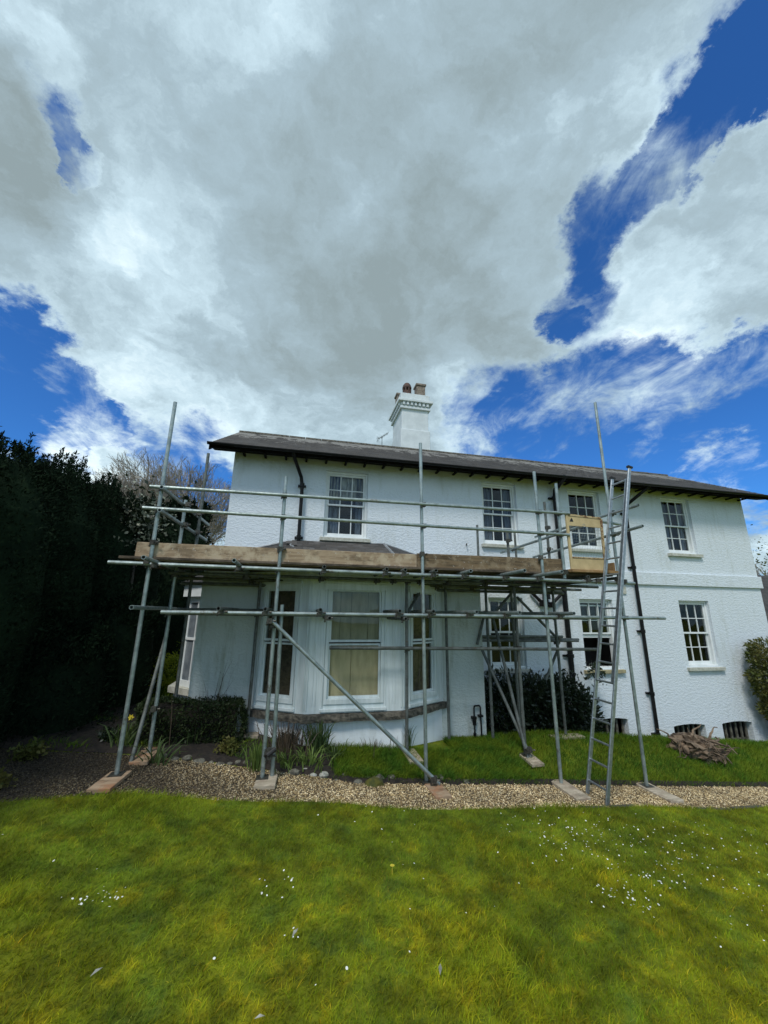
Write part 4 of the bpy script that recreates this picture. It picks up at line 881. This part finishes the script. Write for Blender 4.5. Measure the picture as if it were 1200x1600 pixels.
sole(4.63, 6.48, .6, .2, .1, 'sole_pale', 'thin sole board on the grass bank in front of the dark shrub')
MB().tube((-.22, 5.24, .35), (-.13, 5.26, .41), .028, n=10).build('lashing', M['cap'], sc)

# ------------------------------------------------------------------ plants
def blade_clump(name, x, y, n, h, w, mat, label, cat, spread=.12, lean=.45, group=None, z=None):
    V = []; F = []; z = g(x, y) if z is None else z
    for _ in range(n):
        a = random.uniform(0, 6.28); r = abs(random.gauss(0, spread*.5)); px, py = x+r*math.cos(a), y+r*math.sin(a); hh = h*random.uniform(.5, 1.05); le = hh*lean*random.uniform(.1, 1.3)
        a2 = a+random.gauss(0, .7); dx, dy = math.cos(a2)*le, math.sin(a2)*le; b = random.uniform(0, 6.28); wx, wy = math.cos(b)*w/2, math.sin(b)*w/2; i = len(V)
        for u, ww, dr in ((0, .8, 0), (.35, 1, .18), (.7, .75, .5), (1, .06, 1)):
            X, Yv, Z = px+dx*dr, py+dy*dr, z+hh*(u-.18*dr*dr*lean*2); V += [(X-wx*ww, Yv-wy*ww, Z), (X+wx*ww, Yv+wy*ww, Z)]
        for q in range(3): F.append((i+2*q, i+2*q+1, i+2*q+3, i+2*q+2))
    link(name, np_mesh(name, V, F), M[mat], label=label, cat=cat, group=group)
blade_clump('iris_clump', .42, 5.98, 85, .52, .022, 'spike', 'tall dark sword-leaved clump against the white plinth of the bay', 'plant', .16)
blade_clump('iris_clump', -.36, 5.62, 60, .36, .016, 'lime', 'bright lime sword-leaved clump left of the double pole', 'plant', .11, .3)
blade_clump('montbretia_clump', .30, 5.66, 70, .30, .016, 'lime', 'yellow-green blades sprawling in front of the dark sword-leaved clump', 'plant', .22, .9)
blade_clump('montbretia_clump', .02, 5.68, 60, .24, .014, 'lime', 'low yellow-green blades just right of the double pole', 'plant', .25, .9)
blade_clump('montbretia_clump', .62, 5.80, 45, .26, .014, 'spike', 'small green clump where the bed meets the grass bank', 'plant', .15, .8)
blade_clump('grey_shrub', -.02, 6.02, 190, .50, .010, 'dry', 'twiggy grey-brown shrub at the left corner of the bay plinth', 'shrub', .42, .5)
blade_clump('lily_clump', -1.55, 5.72, 30, .40, .02, 'spike', 'dark strappy plant between the two leftmost poles', 'plant', .2, .9)
blade_clump('lily_clump', -2.05, 6.15, 34, .42, .02, 'spike', 'dark strappy plant with a yellow flower in shade under the yew hedge', 'plant', .2, .9)
blade_clump('lily_clump', -1.25, 6.3, 26, .38, .018, 'spike', 'dark strappy plant just right of the second left pole', 'plant', .2, .9)
blade_clump('seedling_tuft', 1.75, 6.24, 50, .38, .012, 'bank_grass' if False else 'spike', 'long grass tuft at the right corner of the bay plinth', 'grass', .1, .3)
blade_clump('stem_shrub', -1.12, 6.55, 22, 1.15, .010, 'dry', 'thin bare brown stems rising over the low hedge', 'shrub', .5, .25)
blade_clump('wall_weeds', 1.2, 6.12, 40, .2, .008, 'dry', 'dry seed heads along the foot of the bay plinth', 'plant', .45, .3)
for (x, y, r, mt, lb) in ((-2.9, 5.75, .16, 'bush', 'small leafy weed at the far left edge of the gravel'), (-.75, 6.0, .14, 'bush', 'low green leafy plant in the middle of the dark bed'), (-2.3, 6.3, .13, 'laurel', 'dark leafy seedling under the yew hedge'), (-2.75, 5.0, .12, 'bush', 'leafy dock plant where lawn meets gravel at the far left'), (.05, 6.3, .13, 'laurel', 'dark green leafy plant under the stone bay sill')):
    P = RNG.normal(size=(420, 3))*[r*.42, r*.42, r*.28]+[x, y, g(x, y)+r*.5]; link('leafy_weed', leaf_cloud('leafy_weed', P, .045, None, 1.8, up=.4), M[mt], label=lb, cat='plant')
a = thing('daffodil', (-2.0, 6.15, .2), 'pale yellow daffodil head in shade under the yew hedge', 'flower'); zb = g(-2.0, 6.1)
MB().path([(-2.0, 6.1, zb), (-2.0, 6.09, zb+.3), (-1.99, 6.07, zb+.36)], .004, 5).build('stem', M['spike'], a); mb = MB()
for k in range(6): c_, s_ = math.cos(k*1.047), math.sin(k*1.047); mb.quad((-1.99, 6.06, zb+.37), (-1.99+c_*.02-s_*.012, 6.055, zb+.37+s_*.02+c_*.012), (-1.99+c_*.042, 6.05, zb+.37+s_*.042), (-1.99+c_*.02+s_*.012, 6.055, zb+.37+s_*.02-c_*.012))
mb.tube((-1.99, 6.06, zb+.37), (-1.99, 6.02, zb+.368), .010, .014, n=8); mb.build('flower_head', M['yellow'], a)

def shell_bush(name, pts_fn, n, leaf, mat, label, cat, core=None, core_mat='laurel', aspect=2, up=0, parts=True, group=None, loc=(0, 0, 0), fol='foliage'):
    t_ = thing(name, loc, label, cat, group)
    P, N = pts_fn(n); link(fol, leaf_cloud(fol, P, leaf, None, aspect, up, N), M[mat], t_)
    return t_
def box_surface(x0, x1, y0, y1, z0, z1, j=.06, freq=3.0, top=True, ends=True):
    def fn(n):
        A = [(y1-y0)*0, 0]; faces = [('f', (x1-x0)*(z1-z0)), ('l', (y1-y0)*(z1-z0)), ('r', (y1-y0)*(z1-z0)), ('t', (x1-x0)*(y1-y0))]
        tot = sum(a for _, a in faces); P = []; N = []
        for k, a in faces:
            m_ = int(n*a/tot); u, v = RNG.random(m_), RNG.random(m_)
            if k == 'f': p = np.stack([x0+(x1-x0)*u, np.full(m_, y0), z0+(z1-z0)*v], 1); nn = (0, -1, 0)
            if k == 'l': p = np.stack([np.full(m_, x0), y0+(y1-y0)*u, z0+(z1-z0)*v], 1); nn = (-1, 0, 0)
            if k == 'r': p = np.stack([np.full(m_, x1), y0+(y1-y0)*u, z0+(z1-z0)*v], 1); nn = (1, 0, 0)
            if k == 't': p = np.stack([x0+(x1-x0)*u, y0+(y1-y0)*v, np.full(m_, z1)], 1); nn = (0, 0, 1)
            nn = np.array([nn]*m_, float); d = j*(np.sin(p[:, 0]*freq+p[:, 1]*freq*1.3)+np.sin(p[:, 2]*freq*1.7+p[:, 0]*freq*.6)+RNG.normal(size=m_)*.6)
            P.append(p+nn*d[:, None]); N.append(nn)
        return np.concatenate(P), np.concatenate(N)
    return fn
t_ = shell_bush('box_hedge', box_surface(-2.0, -.68, 6.22, 6.58, .12, .70, .03, 6), 9000, .035, 'box', 'low clipped dark green hedge under the left end of the projection wall', 'hedge', loc=(-1.3, 6.4, .2))
MB().box(-1.95, -.74, 6.28, 6.53, .1, .69).build('core', M['soil'], t_)

def yew(name, cx, cy, rx, ry, z0, z1, n, leaf, label, mat='yew', taper=.35, seed=0, core=True):
    """upright conifer: lumpy column with ragged leader shoots at the top"""
    t_ = thing(name, (cx, cy, z0), label, 'tree'); rs = np.random.default_rng(seed)
    u = rs.random(n); th = rs.uniform(0, 2*np.pi, n); zz = z0+(z1-z0)*u
    prof = (1-taper*u**2.2)*np.clip((1-u)*6, .12, 1)**.5*np.clip(.75+u*2, 0, 1)
    lump = 1+.10*np.sin(th*7+seed+np.sin(zz*1.5))+.07*np.sin(th*13+zz*2.2+seed)+.06*np.sin(zz*5+th*3)
    rr = prof*lump*(1-.22*rs.random(n)**1.5)
    P = np.stack([cx+rx*rr*np.cos(th), cy+ry*rr*np.sin(th), zz], 1); N = np.stack([np.cos(th), np.sin(th), .5+0*th], 1)
    # leaders
    sp = []
    for k in range(60):
        a = rs.uniform(0, 6.28); q = rs.random()**.5*.85; bx, by = cx+rx*q*math.cos(a), cy+ry*q*math.sin(a); h = rs.uniform(.15, .6)*(1.1-q*.5); bz = z1-.35-.3*q*q
        m_ = int(60+h*120); v = rs.random(m_); sp.append(np.stack([bx+rs.normal(size=m_)*.07*(1.05-v)+.04*v*math.cos(a), by+rs.normal(size=m_)*.07*(1.05-v), bz+h*v*1.1], 1))
    SP = np.concatenate(sp); P = np.concatenate([P, SP]); N = np.concatenate([N, np.tile([[0, 0, 1.2]], (len(SP), 1))])
    link('foliage', leaf_cloud('foliage', P, leaf, None, 3.2, .35, N), M[mat], t_)
    cb_ = MB().lathe((0, 0, 0), [(.72, z0), (.80, z0+(z1-z0)*.4), (.70, z0+(z1-z0)*.75), (.42, z1-.35), (.05, z1-.15)], 20)
    cb_.v = [(cx+v[0]*rx, cy+v[1]*ry, v[2]) for v in cb_.v]; cb_.build('inner_foliage', M[mat], t_)
    MB().tube((cx, cy, z0-.1), (cx, cy, z0+(z1-z0)*.6), .12, .06, n=8).build('trunk', M['bark'], t_)
YEWS = [(-4.15, 3.6, .95, .9, 3.9, 5000), (-4.45, 4.9, 1.15, .95, 4.02, 9000), (-4.30, 6.15, 1.15, .95, 4.24, 17000), (-4.25, 7.45, 1.10, .95, 4.38, 17000), (-4.05, 8.7, 1.0, .9, 4.42, 15000), (-3.70, 9.75, .80, .85, 4.38, 11000)]
LB = ['yew tree at the camera end of the dark left hedge', 'yew column second from the camera end of the dark hedge', 'tallest looking dark yew at the left edge of the picture', 'dark yew in the middle of the hedge behind the shaded bed', 'dark yew beside the leftmost scaffold pole', 'dark yew at the house end of the hedge, behind the scaffold tubes']
for i, ((x, y, rx, ry, zt, n), lb) in enumerate(zip(YEWS, LB)): yew('yew_tree', x, y, rx, ry, .1, zt, int(n*1.5), .055, lb, seed=i+3)
for x, y, rx, ry, zt, lb in ((-3.35, 6.9, .80, .75, 1.75, 'low dark spreading yew skirt at the far left above the shaded bed'), (-3.05, 8.1, .72, .75, 2.2, 'low dark spreading yew skirt behind the leftmost scaffold pole')): yew('yew_bush', x, y, rx, ry, .1, zt, 7000, .06, lb, seed=int(y*3))
yew('evergreen_tree', -3.35, 12.0, .95, .9, .2, 4.95, 9000, .10, 'rounded dark evergreen seen between the two left scaffold poles', seed=31, taper=.5)
P = RNG.normal(size=(900, 3))*[.30, .25, .32]+[-3.35, 8.75, 3.75]; t_ = thing('camellia', (-3.3, 9.2, .2), 'evergreen shrub with pale blossom showing between hedge and leftmost pole', 'shrub')
k = RNG.random(900) < .45; link('blossom', leaf_cloud('blossom', P[k], .07, None, 1.5), M['pale_leaf'], t_); link('foliage', leaf_cloud('foliage', P[~k], .10, None, 2), M['laurel'], t_)
MB().tube((-3.25, 8.9, .2), (-3.3, 8.8, 3.6), .04, .02, n=6).build('trunk', M['bark'], t_)

def blob_bush(name, x, y, z0, rx, ry, h, n, leaf, mat, label, cat='bush', group=None, aspect=2, stems=True, inner=True, shape=1.0):
    t_ = thing(name, (x, y, z0), label, cat, group); d = RNG.normal(size=(n, 3)); d /= np.linalg.norm(d, axis=1)[:, None]
    th = np.arctan2(d[:, 1], d[:, 0]); lump = 1+.15*np.sin(th*4+x)*np.cos(d[:, 2]*4)+.10*np.sin(th*9+d[:, 2]*8+y)
    r = lump*(1-.45*RNG.random(n)**2); P = d*r[:, None]*[rx, ry, h/2]+[x, y, z0+h/2]
    link('foliage', leaf_cloud('foliage', P, leaf, None, aspect, .1, d), M[mat], t_)
    if stems:
        mb = MB()
        for k in range(7): a = random.uniform(0, 6.28); mb.tube((x, y, z0-.05), (x+rx*.6*math.cos(a), y+ry*.6*math.sin(a), z0+h*random.uniform(.4, .8)), .018, .006, n=5)
        mb.build('stems', M['bark'], t_)
    return t_
GB = [(-2.62, 9.1, .15, .38, .35, .50), (-2.70, 10.4, .15, .48, .45, .80), (-2.95, 12.0, .2, .75, .6, 1.25)]
for (x, y, z0, rx, ry, h), lb in zip(GB, ['low golden mound at the foot of the side bay, beside the box hedge', 'round golden bush glowing between the left scaffold poles', 'yellow-green bush farthest back in the left gap']):
    blob_bush('golden_bush', x, y, z0, rx, ry, h, 2600, .055, 'gold', lb)
blob_bush('far_shrub', -4.3, 18.5, .2, 1.5, 1.2, 3.2, 4000, .12, 'bush', 'brown-green shrub below the bare trees at the left house corner')
blob_bush('far_shrub', -2.9, 19.5, .2, 1.6, 1.2, 2.9, 4000, .12, 'laurel', 'dark far shrub just left of the upper house corner')
# shrub by the recessed wall
SH = [(3.95, 7.45, .62, .42, 1.45, 5500, 'dense dark glossy shrub against the recessed wall beside the projection'), (4.75, 7.5, .60, .40, 1.38, 5200, 'dark glossy shrub between the two thin right poles'), (5.35, 7.45, .52, .40, 1.35, 5000, 'dark glossy shrub in front of the thick black downpipe'), (5.92, 7.6, .30, .25, 1.0, 1300, 'open end of the dark shrub reaching behind the ladder')]
for x, y, rx, ry, h, n, lb in SH: blob_bush('wall_shrub', x, y, -.62, rx, ry, h, n, .085, 'laurel', lb, 'shrub', aspect=2.6)
P = RNG.normal(size=(120, 3))*[.10, .08, .12]+[6.25, 7.6, .80]; 
t_ = thing('wall_sprig', (6.2, 7.6, -.5), 'leafy sprig poking above the shrub beside the left ladder stile', 'shrub'); link('foliage', leaf_cloud('foliage', P, .09, None, 2.2), M['laurel'], t_); MB().tube((6.15, 7.6, .1), (6.25, 7.6, .8), .01, .005, n=5).build('stem', M['bark'], t_)
# climber at the right corner
t_ = thing('corner_bush', (11.3, 7.7, -.9), 'dense green bush climbing the right corner of the house', 'bush')
n = 15000; v = RNG.random(n); d = RNG.normal(size=(n, 3)); d /= np.linalg.norm(d, axis=1)[:, None]
cx_ = 12.1-.0*v; rx_ = .85+.70*np.sin(np.clip(v, 0, 1)*2.3); zc_ = -.9+2.25*v
P = np.stack([cx_+d[:, 0]*rx_, 7.65+d[:, 1]*.38, zc_+d[:, 2]*.15], 1); P[:, 0] += .08*np.sin(P[:, 2]*9)+.06*np.sin(P[:, 2]*17)
link('foliage', leaf_cloud('foliage', P, .085, None, 2.3, .2, d), M['bush'], t_)
mb = MB()
for k in range(6): mb.tube((11.6+.15*k, 7.8, -1), (10.9+.25*k, 7.75, random.uniform(.3, 1.2)), .025, .01, n=5)
mb.build('stems', M['bark'], t_)

# bare trees
def bare_tree(x, y, h, seed, label, levels=9, spread=.66, r0=.15, mat='twig'):
    rr = random.Random(seed); t_ = thing('bare_tree', (x, y, .1), label, 'tree', 'bare trees beyond the hedge')
    tr_, cr_ = MB(), MB()
    def grow(p, d, L, r, lv):
        q = p+d*L; (tr_ if lv <= 1 else cr_).tube(p, q, r, r*.72, n=6 if lv < 2 else (4 if lv < 4 else 3), cap=False)
        if lv >= levels: return
        k = 2 if lv < 2 else rr.choice((2, 3, 3) if lv < 6 else (2, 2, 3))
        for i in range(k):
            a = rr.uniform(0, 6.28); s = spread*rr.uniform(.5, 1.25)*(1 if i else .55)
            ax = d.cross(Vector((math.cos(a), math.sin(a), .3))); ax.normalize(); nd = (d+ax*s+Vector((0, 0, .05))).normalized()
            grow(q if i < 2 else p.lerp(q, .6), nd, L*rr.uniform(.66, .86), max(r*(.66 if i else .74), .0085), lv+1)
    grow(Vector((x, y, 0)), Vector((rr.uniform(-.08, .08), 0, 1)).normalized(), h*.22, r0, 0)
    tr_.build('trunk', M['bark'], t_); cr_.build('crown', M[mat], t_)
BT = [(-12.0, 24, 10.8, 1, 'leftmost bare tree, its crown just above the yew hedge'), (-9.6, 22, 11.6, 2, 'bare tree whose crown shows right of the yew hedge top'), (-7.6, 23, 11.8, 3, 'bare tree directly behind the tall leftmost scaffold pole'), (-6.0, 21, 11.2, 4, 'bare tree with dark forked limbs behind the second left pole'), (-4.4, 22, 11.8, 5, 'bare tree nearest the left corner of the house'), (-8.6, 29, 13, 6, 'bare tree farther back in the gap right of the hedge'), (-5.2, 28, 13, 7, 'farther bare tree showing beside the roof verge'), (-11, 30, 12.5, 8, 'farther bare tree above the hedge at the left'), (-14.5, 27, 11, 9, 'bare tree low behind the hedge near the blue sky gap')]
for x, y, h, s, lb in BT: bare_tree(x, y, h, s, lb)
# neighbour and tree on the far right
nb = thing('neighbour_house', (24, 16, -1), 'dark slate roofed neighbouring building cut off at the right edge', 'building')
mb = MB(); mb.box(20.9, 29, 13.5, 19, -2, 1.0); mb.build('wall', M['soffit'], nb); mb = MB(); mb.quad((20.5, 13, .9), (29.4, 13, .9), (29.4, 16, 4.0), (20.5, 16, 4.0)); mb.quad((20.5, 16, 4.0), (29.4, 16, 4.0), (29.4, 19.4, .9), (20.5, 19.4, .9)); mb.quad((20.5, 13, .9), (20.5, 16, 4.0), (20.5, 19.4, .9)); mb.build('roof', M['slate'], nb)
slate_field('roof_slates', 20.5, 29.4, 13.0, 16, lambda y: .92+(y-13)*3.1/3, nb)
bare_tree(29.2, 19.5, 6.6, 21, 'small thin tree above the dark neighbouring roof at the right edge', levels=6)
P = RNG.normal(size=(500, 3))*[.9, .9, 1.1]+[29.2, 19.5, 5.0]; t_ = thing('leafing_tree', (29.4, 20.3, 0), 'sparse tree coming into leaf beyond the neighbouring roof', 'tree'); link('crown', leaf_cloud('crown', P, .13, None, 1.6), M['bush'], t_); MB().tube((29.4, 20.3, -.5), (29.3, 19.8, 5), .1, .04, n=6).build('trunk', M['bark'], t_)

# root stump on the bank
st = thing('tree_stump', (6.9, 6.0, -.3), 'upturned gnarled tree root lying on the grass bank by the basement windows', 'stump'); z0 = g(6.9, 6.0)
import bmesh
bm = bmesh.new(); bmesh.ops.create_icosphere(bm, subdivisions=4, radius=1)
from mathutils import noise as mn
for v in bm.verts:
    c = v.co.copy(); nz = mn.fractal(c*2.3, .8, 2.2, 5)*.42+.16*abs(math.sin(c.x*9+c.y*5)); s = 1+nz
    v.co = Vector((6.86+c.x*.36*s, 6.12+c.y*.24*s, z0+.13+c.z*.19*s+(-.08*c.x)))
me = bpy.data.meshes.new('root_mass'); bm.to_mesh(me); bm.free(); link('root_mass', me, M['stump'], st, smooth=False)
for k in range(70):
    u = random.gauss(0, .5); p = Vector((6.88+.42*max(-1, min(1, u)), 6.1+random.uniform(-.2, .15), z0+.15+random.uniform(-.09, .15))); r = random.uniform(.014, .040); mb = MB()
    e_ = random.uniform(-.3, .45); sd_ = 1 if random.random() < .55 else -1; d = Vector((sd_*random.uniform(.3, 1), random.uniform(-.9, .3), e_)).normalized()
    if k < 8: d = Vector((1, random.uniform(-.5, .1), -.15)).normalized()
    L = random.uniform(.035, .06)*(1.5 if k < 8 else 1)
    for q in range(7):
        d = (d+Vector((random.gauss(0, .38), random.gauss(0, .38), random.gauss(0, .30)-.10))).normalized(); n_ = p+d*L; mb.tube(p, n_, r, r*.80, n=6, cap=(q in (0, 6))); p, r = n_, r*.80
    mb.build('root', M['stump'], st)

# edging stones along the bed and bank
def rock(name, x, y, s, mat, lb, sq=(1, .7, .55), cat='stone', z=None, group=None):
    bm = bmesh.new(); bmesh.ops.create_icosphere(bm, subdivisions=2, radius=1); o_ = Vector((random.uniform(0, 50), random.uniform(0, 50), 0)); z = g(x, y) if z is None else z
    for v in bm.verts: c = v.co.copy(); q = 1+.28*mn.noise(c*1.6+o_)+.12*mn.noise(c*5+o_); v.co = Vector((x+c.x*s*sq[0]*q, y+c.y*s*sq[1]*q, z+c.z*s*sq[2]*q))
    me = bpy.data.meshes.new(name); bm.to_mesh(me); bm.free(); return link(name, me, M[mat], label=lb, cat=cat, group=group, smooth=False)
PL = [(-1.6, 'in shade right of the leftmost pole'), (-1.0, 'in the dark stretch of bed edge'), (-.45, 'just left of the pair of poles'), (.0, 'just right of the pair of poles'), (.5, 'under the sword-leaved clumps'), (.95, 'where the bed gives way to grass'), (1.5, 'right of the mossy boulder'), (2.0, 'near the foot of the long brace'), (9, 'right of the long brace foot')]
x = -1.7; k = 0; seen = {}
while x < 2.35:
    s = random.uniform(.035, .085); x += s*1.15; pale = .0 < x < .5 and random.random() < .6
    where = next(w for lim, w in PL if x < lim+.25); seen[where] = seen.get(where, 0)+1; od = ['first', 'second', 'third', 'fourth', 'fifth', 'sixth', 'seventh', 'eighth'][min(seen[where]-1, 7)]
    mt = 'stone_pale' if pale else ('moss' if x > 1.3 and random.random() < .3 else 'stone')
    rock('edging_stone', x, float(yf(x))+.03+random.uniform(-.04, .05), s, mt, f'{od} {dict(stone_pale="pale", moss="mossy", stone="grey")[mt]} edging stone from the left {where}', group='stones edging the bed and bank'); x += s*1.05
rock('mossy_boulder', 1.05, 5.27, .125, 'moss', 'largest rounded mossy stone at the gravel edge below the bay', (1, .8, .7))
for x, L, lb in ((3.62, .34, 'dark rotten timber edging by the ladder foot'), (4.05, .36, 'short dark edging timber right of the ladder foot'), (5.35, .5, 'edging timber along the lawn at the lower right'), (5.95, .55, 'rightmost edging timber along the lawn')):
    y = float(yn(x)); MB().obox((x-L/2, y-.03, float(zp(x-L/2))-.01), (L, float(yn(x+L/2)-yn(x-L/2)), -.085*L), (0, .05, 0), (0, 0, .048)).build('timber_edging', M['bark'], label=lb, cat='edging', bevel=.008)
# lawn turf crumbling over the gravel edge on the right: loose soil clods
for (x, y), w in zip(((3.95, 4.83), (4.15, 4.80), (1.95, 5.15), (3.70, 4.8)), ('just right of the ladder foot', 'farther right of the ladder foot', 'beside the foot of the long brace', 'just left of the ladder foot')): rock('soil_clod', x, y, .025, 'soil', 'small dark soil clod on the gravel '+w, cat='clod', group='soil clods on the gravel')
